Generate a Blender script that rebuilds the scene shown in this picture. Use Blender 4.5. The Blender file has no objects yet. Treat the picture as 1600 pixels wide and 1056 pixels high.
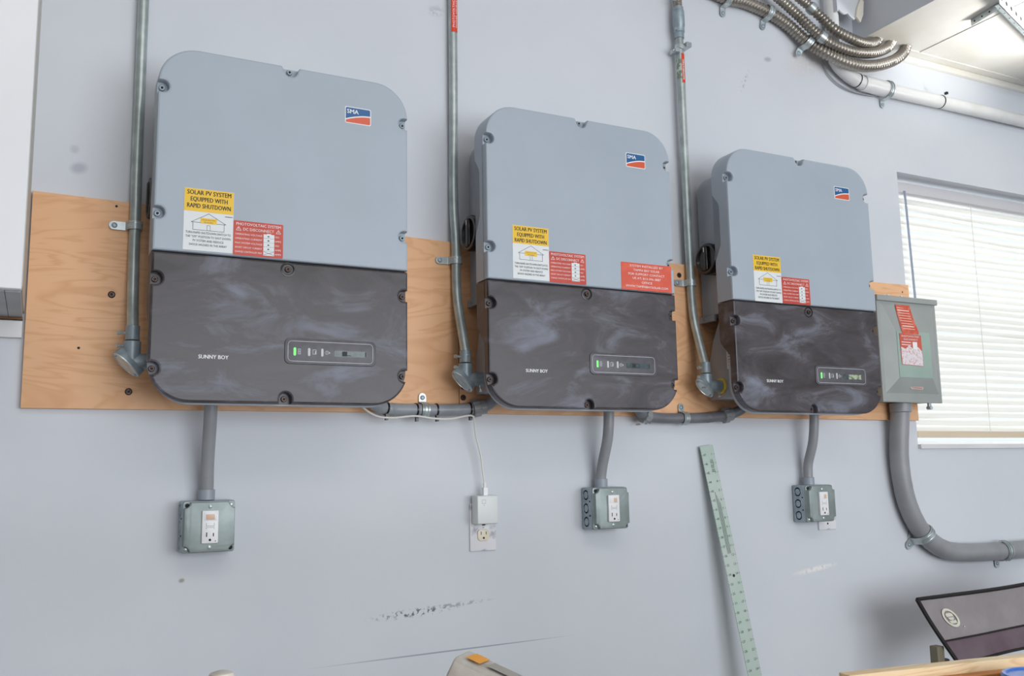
import bpy, math, random
from mathutils import Vector, Matrix
random.seed(7)
S = bpy.context.scene
COL = S.collection
PI = math.pi
V3 = Vector

# ------------------------------------------------------------ camera, world, lights, exposure
cam_d = bpy.data.cameras.new('camera'); cam = bpy.data.objects.new('camera', cam_d); COL.objects.link(cam)
cam_d.sensor_width = 36.0; cam_d.lens = 1458.0 / 1600.0 * 36.0; cam_d.clip_start = 0.05
yaw, pitch, roll = math.radians(27.01), math.radians(8.104), math.radians(-0.983)
f = V3((math.sin(yaw) * math.cos(pitch), math.cos(yaw) * math.cos(pitch), math.sin(pitch)))
r0 = V3((math.cos(yaw), -math.sin(yaw), 0)); u0 = r0.cross(f)
r = r0 * math.cos(roll) + u0 * math.sin(roll); u = -r0 * math.sin(roll) + u0 * math.cos(roll)
M = Matrix((r, u, -f)).transposed().to_4x4(); M.translation = V3((-0.453, -1.918, 1.147)); cam.matrix_world = M
S.camera = cam

w = bpy.data.worlds.new('world'); S.world = w; w.use_nodes = True
bg = w.node_tree.nodes['Background']; bg.inputs[0].default_value = (0.86, 0.93, 1.0, 1); bg.inputs[1].default_value = 1.15

def area(name, loc, target, sx, sy, power, color):
    l = bpy.data.lights.new(name, 'AREA'); l.shape = 'RECTANGLE'; l.size = sx; l.size_y = sy; l.energy = power; l.color = color
    o = bpy.data.objects.new(name, l); COL.objects.link(o); o.location = loc
    o.rotation_euler = (V3(target) - V3(loc)).to_track_quat('-Z', 'Y').to_euler(); return o
area('garage_door_daylight', (1.6, -5.4, 1.3), (1.0, 0.2, 1.2), 4.4, 2.4, 140, (0.92, 0.96, 1.0))
area('ceiling_tube_light', (0.3, -2.3, 3.12), (0.5, -1.2, 0.5), 2.6, 0.5, 13, (1.0, 0.96, 0.92))
soffit_fill = area('soffit_fill_light', (2.60, -0.48, 2.10), (2.36, -0.25, 2.55), 0.30, 0.16, 3.2, (1.0, 0.99, 0.95)); soffit_fill.data.spread = math.radians(80)  # added unseen up-light, aimed to make the bright patch on the soffit
area('window_daylight', (2.75, 1.1, 1.9), (2.6, 0.2, 1.6), 1.6, 1.4, 36, (1.0, 0.99, 0.96))
S.view_settings.view_transform = 'Standard'; S.view_settings.look = 'None'
S.view_settings.exposure = 0.0; S.view_settings.gamma = 1.0; S.view_settings.use_curve_mapping = False
try:
    S.cycles.max_bounces = 8; S.cycles.diffuse_bounces = 5; S.cycles.use_denoising = True; S.cycles.sample_clamp_indirect = 6
except Exception: pass

# ------------------------------------------------------------ materials
MATS = {}
def L(c):   # sRGB 0-255 to linear
    o = []
    for v in c:
        v = v / 255.0; o.append(v / 12.92 if v <= 0.04045 else ((v + 0.055) / 1.055) ** 2.4)
    return (o[0], o[1], o[2], 1)
def mat(name, rgb, rough=0.5, metal=0.0, noise=None, bump=None, spec=0.5, trans=0):
    """noise = (scale, second rgb, low, high); bump = (scale, strength)"""
    if name in MATS: return MATS[name]
    m = bpy.data.materials.new(name); m.use_nodes = True; nt = m.node_tree; b = nt.nodes['Principled BSDF']
    b.inputs['Base Color'].default_value = L(rgb); b.inputs['Roughness'].default_value = rough; b.inputs['Metallic'].default_value = metal
    b.inputs['Specular IOR Level'].default_value = spec
    tc = nt.nodes.new('ShaderNodeTexCoord')
    if noise:
        n = nt.nodes.new('ShaderNodeTexNoise'); n.inputs['Scale'].default_value = noise[0]; n.inputs['Detail'].default_value = 5
        nt.links.new(tc.outputs['Object'], n.inputs['Vector'])
        cr = nt.nodes.new('ShaderNodeValToRGB'); cr.color_ramp.elements[0].position = noise[2]; cr.color_ramp.elements[1].position = noise[3]
        cr.color_ramp.elements[0].color = L(rgb); cr.color_ramp.elements[1].color = L(noise[1])
        nt.links.new(n.outputs['Fac'], cr.inputs[0]); nt.links.new(cr.outputs[0], b.inputs['Base Color'])
    if bump:
        n = nt.nodes.new('ShaderNodeTexNoise'); n.inputs['Scale'].default_value = bump[0]; n.inputs['Detail'].default_value = 3
        nt.links.new(tc.outputs['Object'], n.inputs['Vector'])
        bp = nt.nodes.new('ShaderNodeBump'); bp.inputs['Strength'].default_value = bump[1]; bp.inputs['Distance'].default_value = 0.002
        nt.links.new(n.outputs['Fac'], bp.inputs['Height']); nt.links.new(bp.outputs[0], b.inputs['Normal'])
    MATS[name] = m; return m

def math_node(nt, op, a, b=None):
    n = nt.nodes.new('ShaderNodeMath'); n.operation = op
    for i, v in enumerate((a, b)):
        if v is None: continue
        if isinstance(v, (int, float)): n.inputs[i].default_value = v
        else: nt.links.new(v, n.inputs[i])
    return n.outputs[0]

def wall_material():
    m = bpy.data.materials.new('wall_paint'); m.use_nodes = True; nt = m.node_tree; b = nt.nodes['Principled BSDF']
    b.inputs['Roughness'].default_value = 0.55
    g = nt.nodes.new('ShaderNodeNewGeometry'); pos = g.outputs['Position']
    n = nt.nodes.new('ShaderNodeTexNoise'); n.inputs['Scale'].default_value = 2.2; n.inputs['Detail'].default_value = 6; nt.links.new(pos, n.inputs['Vector'])
    cr = nt.nodes.new('ShaderNodeValToRGB'); cr.color_ramp.elements[0].position = 0.3; cr.color_ramp.elements[1].position = 0.7
    cr.color_ramp.elements[0].color = L((206, 210, 217)); cr.color_ramp.elements[1].color = L((214, 217, 223))
    nt.links.new(n.outputs['Fac'], cr.inputs[0])
    col = cr.outputs[0]
    fine = nt.nodes.new('ShaderNodeTexNoise'); fine.inputs['Scale'].default_value = 95; fine.inputs['Detail'].default_value = 4; nt.links.new(pos, fine.inputs['Vector'])
    def mark(x, z, ang, hx, hz, rgb, strength, broken=None, soft=1.6):
        nonlocal col
        mp = nt.nodes.new('ShaderNodeMapping'); mp.vector_type = 'TEXTURE'
        mp.inputs['Location'].default_value = (x, 0.2, z); mp.inputs['Rotation'].default_value = (0, -ang, 0); mp.inputs['Scale'].default_value = (hx, 0.5, hz)
        nt.links.new(pos, mp.inputs[0])
        ln = nt.nodes.new('ShaderNodeVectorMath'); ln.operation = 'LENGTH'; nt.links.new(mp.outputs[0], ln.inputs[0])
        k = math_node(nt, 'SUBTRACT', 1.0, ln.outputs['Value']); k = math_node(nt, 'MULTIPLY', k, soft)
        if broken is not None:
            q = math_node(nt, 'SUBTRACT', fine.outputs['Fac'], broken); q = math_node(nt, 'MULTIPLY', q, 14)
            nn = nt.nodes.new('ShaderNodeClamp'); nt.links.new(q, nn.inputs[0]); k = math_node(nt, 'MULTIPLY', k, nn.outputs[0])
        c = nt.nodes.new('ShaderNodeClamp'); nt.links.new(k, c.inputs[0]); k = math_node(nt, 'MULTIPLY', c.outputs[0], strength)
        mx = nt.nodes.new('ShaderNodeMix'); mx.data_type = 'RGBA'; nt.links.new(k, mx.inputs['Factor'])
        nt.links.new(col, mx.inputs['A']); mx.inputs['B'].default_value = L(rgb); col = mx.outputs['Result']
    mark(0.45, 0.727, 0.015, 0.36, 0.0022, (120, 124, 140), 0.75)             # long pencil-like scratch
    mark(0.36, 0.822, 0.06, 0.13, 0.012, (96, 98, 106), 0.95, 0.52)           # broken scuff
    mark(0.47, 0.833, 0.05, 0.10, 0.006, (130, 130, 138), 0.6, 0.45)
    mark(-0.40, 1.80, 0.3, 0.022, 0.016, (150, 150, 165), 0.55)               # grey smudges by the cabinet
    mark(-0.41, 1.84, 0.3, 0.012, 0.012, (160, 160, 172), 0.4)
    mark(-0.165, 0.93, 0.2, 0.008, 0.006, (150, 146, 140), 0.9)
    mark(1.62, 0.845, 0.12, 0.10, 0.010, (238, 236, 234), 0.9, 0.40)          # pale patch
    mark(1.75, 2.47, 0.5, 0.16, 0.07, (205, 196, 190), 0.5, 0.4)
    mark(0.42, 2.335, 0.2, 0.03, 0.02, (165, 165, 175), 0.5, 0.45)
    mark(1.02, 1.268, 0.1, 0.05, 0.004, (110, 108, 112), 0.8, 0.5)
    mark(1.45, 2.33, 1.1, 0.05, 0.012, (150, 150, 160), 0.6, 0.5)
    mark(1.55, 2.42, 0.2, 0.02, 0.01, (150, 150, 160), 0.6)
    mark(1.85, 2.0, 1.2, 0.06, 0.012, (168, 170, 178), 0.5, 0.45)
    mark(-0.22, 2.25, 0.4, 0.02, 0.004, (150, 150, 165), 0.6)
    mark(2.02, 0.93, 1.2, 0.02, 0.004, (120, 120, 130), 0.8)
    nt.links.new(col, b.inputs['Base Color'])
    bn = nt.nodes.new('ShaderNodeTexNoise'); bn.inputs['Scale'].default_value = 30; bn.inputs['Detail'].default_value = 4; nt.links.new(pos, bn.inputs['Vector'])
    bp = nt.nodes.new('ShaderNodeBump'); bp.inputs['Strength'].default_value = 0.12; bp.inputs['Distance'].default_value = 0.004
    nt.links.new(bn.outputs['Fac'], bp.inputs['Height']); nt.links.new(bp.outputs[0], b.inputs['Normal'])
    return m

def wood_material(name, light, dark, line, grain=(1.6, 60, 7.0), dist=2.2):
    m = bpy.data.materials.new(name); m.use_nodes = True; nt = m.node_tree; b = nt.nodes['Principled BSDF']
    b.inputs['Roughness'].default_value = 0.5
    tc = nt.nodes.new('ShaderNodeTexCoord'); mp = nt.nodes.new('ShaderNodeMapping'); mp.inputs['Scale'].default_value = grain
    nt.links.new(tc.outputs['Object'], mp.inputs[0])
    n = nt.nodes.new('ShaderNodeTexNoise'); n.inputs['Scale'].default_value = 1.3; n.inputs['Detail'].default_value = 3; n.inputs['Distortion'].default_value = dist
    nt.links.new(mp.outputs[0], n.inputs['Vector'])
    sc = math_node(nt, 'MULTIPLY', n.outputs['Fac'], 9.0); fr = math_node(nt, 'FRACT', sc)
    cr = nt.nodes.new('ShaderNodeValToRGB'); e = cr.color_ramp.elements
    e[0].position = 0.0; e[0].color = L(light); e[1].position = 1.0; e[1].color = L(light)
    k = e.new(0.45); k.color = L(light); k = e.new(0.80); k.color = L(dark)
    nt.links.new(fr, cr.inputs[0])
    n2 = nt.nodes.new('ShaderNodeTexNoise'); n2.inputs['Scale'].default_value = 3.0; n2.inputs['Detail'].default_value = 5; nt.links.new(tc.outputs['Object'], n2.inputs['Vector'])
    c2 = nt.nodes.new('ShaderNodeValToRGB'); c2.color_ramp.elements[0].position = 0.35; c2.color_ramp.elements[1].position = 0.7
    c2.color_ramp.elements[0].color = (0, 0, 0, 1); c2.color_ramp.elements[1].color = (0.55, 0.55, 0.55, 1); nt.links.new(n2.outputs['Fac'], c2.inputs[0])
    mx = nt.nodes.new('ShaderNodeMix'); mx.data_type = 'RGBA'; nt.links.new(c2.outputs[0], mx.inputs['Factor'])
    nt.links.new(cr.outputs[0], mx.inputs['A']); mx.inputs['B'].default_value = L(line); nt.links.new(mx.outputs['Result'], b.inputs['Base Color'])
    MATS[name] = m; return m

def smudged_material():
    """dark brown-grey plastic cover with wiped dust"""
    m = bpy.data.materials.new('smudged_dark_plastic'); m.use_nodes = True; nt = m.node_tree; b = nt.nodes['Principled BSDF']
    g = nt.nodes.new('ShaderNodeNewGeometry')
    mp = nt.nodes.new('ShaderNodeMapping'); mp.inputs['Scale'].default_value = (4.0, 4.0, 9.0); mp.inputs['Rotation'].default_value = (0, 0.25, 0); nt.links.new(g.outputs['Position'], mp.inputs[0])
    n = nt.nodes.new('ShaderNodeTexNoise'); n.inputs['Scale'].default_value = 1.5; n.inputs['Detail'].default_value = 7; n.inputs['Roughness'].default_value = 0.62; n.inputs['Distortion'].default_value = 0.8
    nt.links.new(mp.outputs[0], n.inputs['Vector'])
    cr = nt.nodes.new('ShaderNodeValToRGB'); e = cr.color_ramp.elements
    e[0].position = 0.34; e[0].color = L((44, 38, 40)); e[1].position = 0.72; e[1].color = L((122, 126, 140)); k = e.new(0.52); k.color = L((72, 66, 71))
    nt.links.new(n.outputs['Fac'], cr.inputs[0]); nt.links.new(cr.outputs[0], b.inputs['Base Color'])
    r2 = nt.nodes.new('ShaderNodeMapRange'); r2.inputs['From Min'].default_value = 0.35; r2.inputs['From Max'].default_value = 0.7; r2.inputs['To Min'].default_value = 0.28; r2.inputs['To Max'].default_value = 0.5
    nt.links.new(n.outputs['Fac'], r2.inputs[0]); nt.links.new(r2.outputs[0], b.inputs['Roughness'])
    MATS['smudged'] = m; return m

def slat_material():
    m = bpy.data.materials.new('blind_slat'); m.use_nodes = True; nt = m.node_tree; b = nt.nodes['Principled BSDF']
    b.inputs['Base Color'].default_value = L((236, 235, 232)); b.inputs['Roughness'].default_value = 0.45
    t = nt.nodes.new('ShaderNodeBsdfTranslucent'); t.inputs[0].default_value = L((250, 249, 246))
    mx = nt.nodes.new('ShaderNodeMixShader'); mx.inputs[0].default_value = 0.36
    nt.links.new(b.outputs[0], mx.inputs[1]); nt.links.new(t.outputs[0], mx.inputs[2]); nt.links.new(mx.outputs[0], nt.nodes['Material Output'].inputs[0])
    return m
def glass_material():
    m = bpy.data.materials.new('window_glass'); m.use_nodes = True; nt = m.node_tree
    t = nt.nodes.new('ShaderNodeBsdfTransparent'); t.inputs[0].default_value = (0.95, 0.97, 0.97, 1)
    gl = nt.nodes.new('ShaderNodeBsdfGlossy'); gl.inputs['Roughness'].default_value = 0.02
    mx = nt.nodes.new('ShaderNodeMixShader'); mx.inputs[0].default_value = 0.06
    nt.links.new(t.outputs[0], mx.inputs[1]); nt.links.new(gl.outputs[0], mx.inputs[2]); nt.links.new(mx.outputs[0], nt.nodes['Material Output'].inputs[0])
    return m
def lamp_material(name, rgb, s):
    m = bpy.data.materials.new(name); m.use_nodes = True; b = m.node_tree.nodes['Principled BSDF']
    b.inputs['Base Color'].default_value = L(rgb); b.inputs['Emission Color'].default_value = L(rgb); b.inputs['Emission Strength'].default_value = s; return m

WALL = wall_material()
PAINT = mat('white_paint', (226, 225, 226), 0.5, noise=(3, (214, 213, 215), .35, .7), bump=(25, .08))
CEIL = mat('ceiling_paint', (228, 226, 220), 0.5, noise=(4, (212, 206, 194), .45, .8), bump=(20, .1))
FLOORM = mat('concrete_floor', (128, 126, 122), 0.7, noise=(5, (100, 98, 95), .3, .7))
SHELL = mat('light_grey_paint', (168, 179, 191), 0.38, noise=(5, (163, 174, 185), .4, .7), bump=(350, .04))
REAR = mat('rear_grey_paint', (172, 177, 186), 0.45, noise=(8, (162, 166, 174), .4, .7))
SMUDGE = smudged_material()
BLACK = mat('black_plastic', (20, 17, 17), 0.25)
GAP = mat('black_gap', (12, 11, 11), 0.8)
PANEL = mat('display_panel', (86, 84, 92), 0.4, noise=(60, (78, 76, 82), .4, .6))
LINE = mat('panel_print', (196, 196, 202), 0.5)
WHITE = mat('white_print', (238, 238, 238), 0.5)
LCD = mat('lcd_glass', (70, 88, 92), 0.12, noise=(120, (52, 68, 70), .4, .6))
LCDLIT = mat('lcd_lit_glass', (176, 188, 160), 0.15, noise=(90, (110, 120, 96), .45, .6))
GREEN = lamp_material('green_led', (110, 230, 110), 0.9)
LEDOFF = mat('unlit_led', (200, 200, 205), 0.4)
GALV = mat('galvanised_steel', (186, 196, 196), 0.34, 0.55, noise=(28, (156, 166, 166), .35, .7))
ZINC = mat('zinc_plate', (204, 212, 214), 0.3, 0.55, noise=(40, (172, 182, 184), .35, .7))
CAST = mat('cast_zinc', (158, 172, 180), 0.42, 0.35, noise=(60, (138, 152, 160), .35, .7))
BOXM = mat('box_steel', (150, 160, 160), 0.42, 0.4, noise=(22, (128, 139, 137), .35, .7))
BOXL = mat('box_side_steel', (172, 186, 194), 0.4, 0.4, noise=(30, (150, 164, 172), .35, .7))
FLEXM = mat('flexible_steel', (172, 166, 158), 0.32, 0.75, noise=(6, (136, 130, 122), .4, .7))
PVC = mat('grey_pvc', (150, 152, 156), 0.38, noise=(12, (138, 139, 143), .35, .7))
LFNC = mat('grey_flex_jacket', (152, 156, 163), 0.35, noise=(20, (136, 139, 146), .4, .7))
LFNCD = mat('dark_flex_jacket', (120, 121, 128), 0.4, noise=(20, (106, 107, 113), .4, .7))
PVCW = mat('white_pvc', (222, 222, 222), 0.35, noise=(9, (210, 209, 207), .5, .75))
CABLE = mat('white_cable', (225, 224, 218), 0.45)
SCREW = mat('dark_screw', (92, 76, 70), 0.4, 0.6, noise=(300, (60, 48, 44), .4, .6))
YEL = mat('yellow_print', (242, 196, 44), 0.35)
WST = mat('white_sticker', (226, 230, 232), 0.28)
RED = mat('red_sticker', (204, 74, 56), 0.4, noise=(30, (192, 62, 46), .4, .6))
ORANGE = mat('orange_sticker', (226, 98, 74), 0.4, noise=(30, (216, 86, 62), .4, .6))
INK = mat('black_ink', (34, 34, 38), 0.6)
BLUE = mat('logo_blue', (28, 92, 150), 0.35)
LRED = mat('logo_red', (216, 92, 62), 0.35)
DEV = mat('white_device', (236, 236, 238), 0.3)
SLOT = mat('slot_black', (26, 24, 24), 0.7)
PEACH = mat('indicator_lens', (222, 186, 160), 0.35)
DISC = mat('enclosure_grey', (160, 164, 162), 0.42, noise=(9, (152, 157, 155), .4, .7))
DISCI = mat('enclosure_inner', (158, 180, 170), 0.4, noise=(9, (148, 170, 160), .4, .7))
ALU = mat('brushed_aluminium', (186, 196, 190), 0.34, 0.4, noise=(7, (170, 192, 178), .35, .7))
TAUPE = mat('taupe_canvas', (150, 144, 146), 0.85, noise=(14, (138, 132, 134), .4, .7), bump=(400, .3))
MAUVE = mat('mauve_canvas', (112, 96, 104), 0.85, noise=(14, (98, 80, 88), .4, .7), bump=(400, .3))
PIPING = mat('black_piping', (24, 18, 18), 0.7)
MARBLE = mat('marble_plate', (228, 228, 232), 0.2, noise=(16, (120, 124, 140), .52, .62))
IVORY = mat('ivory_device', (232, 222, 200), 0.3)
TOOLP = mat('off_white_plastic', (206, 202, 194), 0.45, noise=(40, (172, 164, 156), .4, .7))
STORANGE = mat('orange_label', (232, 160, 50), 0.4)
BLUEP = mat('blue_plastic', (52, 112, 205), 0.3)
YELR = mat('yellow_gasket', (236, 204, 60), 0.4)
CABW = mat('cabinet_white', (238, 239, 242), 0.35, noise=(2, (232, 233, 236), .4, .7))
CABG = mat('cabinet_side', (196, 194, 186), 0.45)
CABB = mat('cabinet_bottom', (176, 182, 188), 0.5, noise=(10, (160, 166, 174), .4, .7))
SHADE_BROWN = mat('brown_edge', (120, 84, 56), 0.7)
PLY = wood_material('plywood', (240, 190, 146), (226, 172, 126), (216, 164, 122), grain=(1.2, 40, 5.0), dist=2.0)
PINE = wood_material('pine_board', (240, 216, 176), (222, 188, 140), (226, 196, 150), grain=(1.0, 20, 20), dist=0.8)
DPINE = wood_material('stained_pine', (196, 128, 62), (160, 94, 40), (172, 104, 46), grain=(1.0, 20, 20), dist=0.8)
SLAT = slat_material(); GLASS = glass_material()
TAPE = mat('aged_tape', (206, 190, 150), 0.6)

# ------------------------------------------------------------ mesh helpers
class MB:
    def __init__(s): s.v = []; s.f = []; s.mi = []; s.k = 0
    def add(s, vs, fs, M=None):
        b = len(s.v)
        for p in vs:
            p = V3(p)
            if M is not None: p = M @ p
            s.v.append(p)
        for q in fs: s.f.append([b + i for i in q]); s.mi.append(s.k)
        return s
    def box(s, x0, x1, y0, y1, z0, z1, M=None, c=0.0):
        if c <= 0:
            vs = [(x, y, z) for x in (x0, x1) for y in (y0, y1) for z in (z0, z1)]
            return s.add(vs, [(0, 1, 3, 2), (4, 6, 7, 5), (0, 4, 5, 1), (2, 3, 7, 6), (0, 2, 6, 4), (1, 5, 7, 3)], M)
        pts = [(x0, z0), (x1, z0), (x1, z1), (x0, z1)]
        return s.slab(pts, y0, y1, c, M)
    def slab(s, pts, y0, y1, c=0.0, M=None, back=None):
        """closed outline pts (x,z) extruded from y0 (front) to y1 (back), front edge chamfered by c; back: y as function of z"""
        a = 0; n = len(pts)
        for i in range(n): a += pts[i][0] * pts[(i + 1) % n][1] - pts[(i + 1) % n][0] * pts[i][1]
        if a < 0: pts = pts[::-1]
        rings = []
        if c > 0:
            rings = [(inset(pts, c), y0), (inset(pts, c * 0.35), y0 + c * 0.35 * 0.6), (pts, y0 + c)]
        else: rings = [(pts, y0)]
        vs = []; 
        for R_, y in rings: vs += [(p[0], y, p[1]) for p in R_]
        vs += [(p[0], (back(p[1]) if back else y1), p[1]) for p in pts]
        m = len(rings); fs = []
        for j in range(m):
            for i in range(n):
                k = (i + 1) % n; fs.append((j * n + i, (j + 1) * n + i, (j + 1) * n + k, j * n + k))
        fs.append(tuple(range(n))); fs.append(tuple(range(m * n + n - 1, m * n - 1, -1)))
        return s.add(vs, fs, M)
    def cyl(s, p0, p1, ra, rb=None, n=16, M=None):
        rb = ra if rb is None else rb
        p0 = V3(p0); p1 = V3(p1); d = (p1 - p0).normalized(); a = d.orthogonal().normalized(); b = d.cross(a)
        vs = [p0 + (a * math.cos(t) + b * math.sin(t)) * ra for t in [2 * PI * i / n for i in range(n)]]
        vs += [p1 + (a * math.cos(t) + b * math.sin(t)) * rb for t in [2 * PI * i / n for i in range(n)]]
        fs = [(i, (i + 1) % n, n + (i + 1) % n, n + i) for i in range(n)] + [tuple(range(n - 1, -1, -1)), tuple(range(n, 2 * n))]
        return s.add(vs, fs, M)
    def lathe(s, p0, d, prof, n=20, M=None):
        """prof: list of (distance along d, radius)"""
        p0 = V3(p0); d = V3(d).normalized(); a = d.orthogonal().normalized(); b = d.cross(a); vs = []; fs = []
        for (t, rr) in prof:
            for i in range(n):
                q = 2 * PI * i / n; vs.append(p0 + d * t + (a * math.cos(q) + b * math.sin(q)) * max(rr, 1e-5))
        for j in range(len(prof) - 1):
            for i in range(n):
                k = (i + 1) % n; fs.append((j * n + i, j * n + k, (j + 1) * n + k, (j + 1) * n + i))
        fs.append(tuple(range(n - 1, -1, -1))); m = (len(prof) - 1) * n; fs.append(tuple(range(m, m + n)))
        return s.add(vs, fs, M)
    def tube(s, path, r_, n=14, M=None, rad=None):
        P = [V3(p) for p in path]; m = len(P); vs = []; fs = []
        t0 = (P[1] - P[0]).normalized(); a = t0.orthogonal().normalized(); prev = t0
        for j in range(m):
            t = (P[min(j + 1, m - 1)] - P[max(j - 1, 0)]).normalized()
            q = prev.rotation_difference(t); a = (q @ a).normalized(); a = (a - t * a.dot(t)).normalized(); prev = t; b = t.cross(a)
            rr = rad[j] if rad else r_
            for i in range(n):
                th = 2 * PI * i / n; vs.append(P[j] + (a * math.cos(th) + b * math.sin(th)) * rr)
        for j in range(m - 1):
            for i in range(n):
                k = (i + 1) % n; fs.append((j * n + i, j * n + k, (j + 1) * n + k, (j + 1) * n + i))
        fs.append(tuple(range(n - 1, -1, -1))); fs.append(tuple(range((m - 1) * n, m * n)))
        return s.add(vs, fs, M)
    def text(s, body, x, z, y, h=None, width=None, align='C', bold=0.0, spin=0, M=None):
        """text in the xz plane facing -y; height h of capitals, fitted to width when given; (x,z) = centre or left end of baseline"""
        if bold:
            s.text(body, x - bold * h * .5, z, y + .00003, h, width, align, 0, spin, M); x += bold * h * .5
        key = body
        if key not in TXT:
            c = bpy.data.curves.new('t', 'FONT'); c.body = body; c.resolution_u = 2; c.fill_mode = 'FRONT'
            o = bpy.data.objects.new('t', c); COL.objects.link(o); bpy.context.view_layer.update()
            me = o.to_mesh(); TXT[key] = ([tuple(v.co) for v in me.vertices], [tuple(p.vertices) for p in me.polygons]); o.to_mesh_clear()
            bpy.data.objects.remove(o); bpy.data.curves.remove(c)
        vs, fs = TXT[key]
        if not vs: return s
        x0 = min(v[0] for v in vs); x1 = max(v[0] for v in vs)
        sy = h / 0.70; sx = (width / (x1 - x0)) if width else sy
        off = {'C': -(x0 + x1) / 2, 'L': -x0}[align]
        out = []
        for v in vs:
            a, b = (v[0] + off) * sx, v[1] * sy
            if spin: a, b = a * math.cos(spin) - b * math.sin(spin), a * math.sin(spin) + b * math.cos(spin)
            out.append((x + a, y, z + b))
        return s.add(out, fs, M)
    def strip(s, pts, wd, y, closed=False, M=None):
        """thin flat line along (x,z) points"""
        n = len(pts)
        for i in range(n if closed else n - 1):
            a = V3((pts[i][0], 0, pts[i][1])); b = V3((pts[(i + 1) % n][0], 0, pts[(i + 1) % n][1])); d = (b - a)
            if d.length < 1e-9: continue
            d.normalize(); nrm = V3((-d.z, 0, d.x)) * wd / 2; a = a - d * wd * .3; b = b + d * wd * .3
            s.add([(p.x, y, p.z) for p in (a - nrm, b - nrm, b + nrm, a + nrm)], [(0, 1, 2, 3)], M)
        return s
    def flat(s, pts, y, M=None):
        return s.add([(p[0], y, p[1]) for p in pts], [tuple(range(len(pts)))], M)
TXT = {}
def inset(pts, d):
    n = len(pts); out = []
    for i in range(n):
        p = V3((pts[i][0], pts[i][1])); a = V3((pts[i - 1][0], pts[i - 1][1])); b = V3((pts[(i + 1) % n][0], pts[(i + 1) % n][1]))
        d1 = (p - a).normalized(); d2 = (b - p).normalized(); n1 = V3((-d1.y, d1.x)); n2 = V3((-d2.y, d2.x))
        m = (n1 + n2); 
        if m.length < 1e-6: m = n1
        m.normalize(); k = d / max(m.dot(n1), 0.35); out.append((p.x + m.x * k, p.y + m.y * k))
    return out
def rrect(x0, x1, z0, z1, r_, n=6, corners=(1, 1, 1, 1)):
    """counter-clockwise: bottom-left, bottom-right, top-right, top-left"""
    out = []
    cs = [(x0 + r_, z0 + r_, PI), (x1 - r_, z0 + r_, 1.5 * PI), (x1 - r_, z1 - r_, 0), (x0 + r_, z1 - r_, .5 * PI)]
    sharp = [(x0, z0), (x1, z0), (x1, z1), (x0, z1)]
    for i, (cx, cz, a) in enumerate(cs):
        if not corners[i]: out.append(sharp[i]); continue
        for k in range(n + 1):
            t = a + .5 * PI * k / n; out.append((cx + r_ * math.cos(t), cz + r_ * math.sin(t)))
    return out
def circle(cx, cz, r_, n=16, sx=1.0):
    return [(cx + sx * r_ * math.cos(2 * PI * i / n), cz + r_ * math.sin(2 * PI * i / n)) for i in range(n)]
def smooth_path(pts, step=0.01):
    """Catmull-Rom through 3-D points"""
    P = [V3(p) for p in pts]; P = [P[0] * 2 - P[1]] + P + [P[-1] * 2 - P[-2]]; out = []
    for i in range(1, len(P) - 2):
        a, b, c, d = P[i - 1:i + 3]; n = max(2, int((c - b).length / step))
        for k in range(n):
            t = k / n
            out.append(0.5 * ((2 * b) + (c - a) * t + (2 * a - 5 * b + 4 * c - d) * t * t + (3 * b - a - 3 * c + d) * t ** 3))
    out.append(P[-2]); return out

def mesh_obj(name, mb, mats, parent=None, root=None, smooth=40, bevel=0.0, seg=2, cache=None):
    root = V3(root) if root is not None else V3((0, 0, 0))
    if not isinstance(mats, (list, tuple)): mats = [mats]
    if cache and cache in MESHES: me = MESHES[cache]
    else:
        me = bpy.data.meshes.new(name); me.from_pydata([tuple(v - root) for v in mb.v], [], mb.f)
        for m in mats: me.materials.append(m)
        if any(mb.mi): me.polygons.foreach_set('material_index', mb.mi)
        import bmesh
        bm = bmesh.new(); bm.from_mesh(me)
        if len(mb.f) > 0 and len(me.vertices) > 4: bmesh.ops.recalc_face_normals(bm, faces=bm.faces) if all(len(e.link_faces) == 2 for e in bm.edges) else None
        bm.to_mesh(me); bm.free()
        if smooth:
            me.polygons.foreach_set('use_smooth', [True] * len(me.polygons)); me.set_sharp_from_angle(angle=math.radians(smooth))
        me.update()
        if cache: MESHES[cache] = me
    o = bpy.data.objects.new(name, me); COL.objects.link(o)
    if bevel:
        b = o.modifiers.new('bevel', 'BEVEL'); b.width = bevel; b.segments = seg; b.limit_method = 'ANGLE'; b.angle_limit = math.radians(40)
    if parent is not None: o.parent = parent
    return o
MESHES = {}
class Thing:
    def __init__(s, name, label, cat, base, group=None):
        o = bpy.data.objects.new(name, None); COL.objects.link(o); o.location = base; o.empty_display_size = 0.05
        o['label'] = label; o['category'] = cat
        if group: o['group'] = group
        s.o = o; s.base = V3(base); s.key = None
    def part(s, name, mb, mats, under=None, label=None, cache=None, **k):
        o = mesh_obj(name, mb, mats, under or s.o, s.base, cache=cache, **k)
        if label: o['label'] = label
        return o
def single(name, mb, mats, label, cat, base, group=None, **k):
    o = mesh_obj(name, mb, mats, None, base, **k); o.location = base; o['label'] = label; o['category'] = cat
    if group: o['group'] = group
    return o
def struct(name, mb, mats, parent=None, **k):
    o = mesh_obj(name, mb, mats, parent, **k)
    if parent is None: o['kind'] = 'structure'
    return o
WY = 0.2; PY = 0.185     # wall face, plywood face

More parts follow.
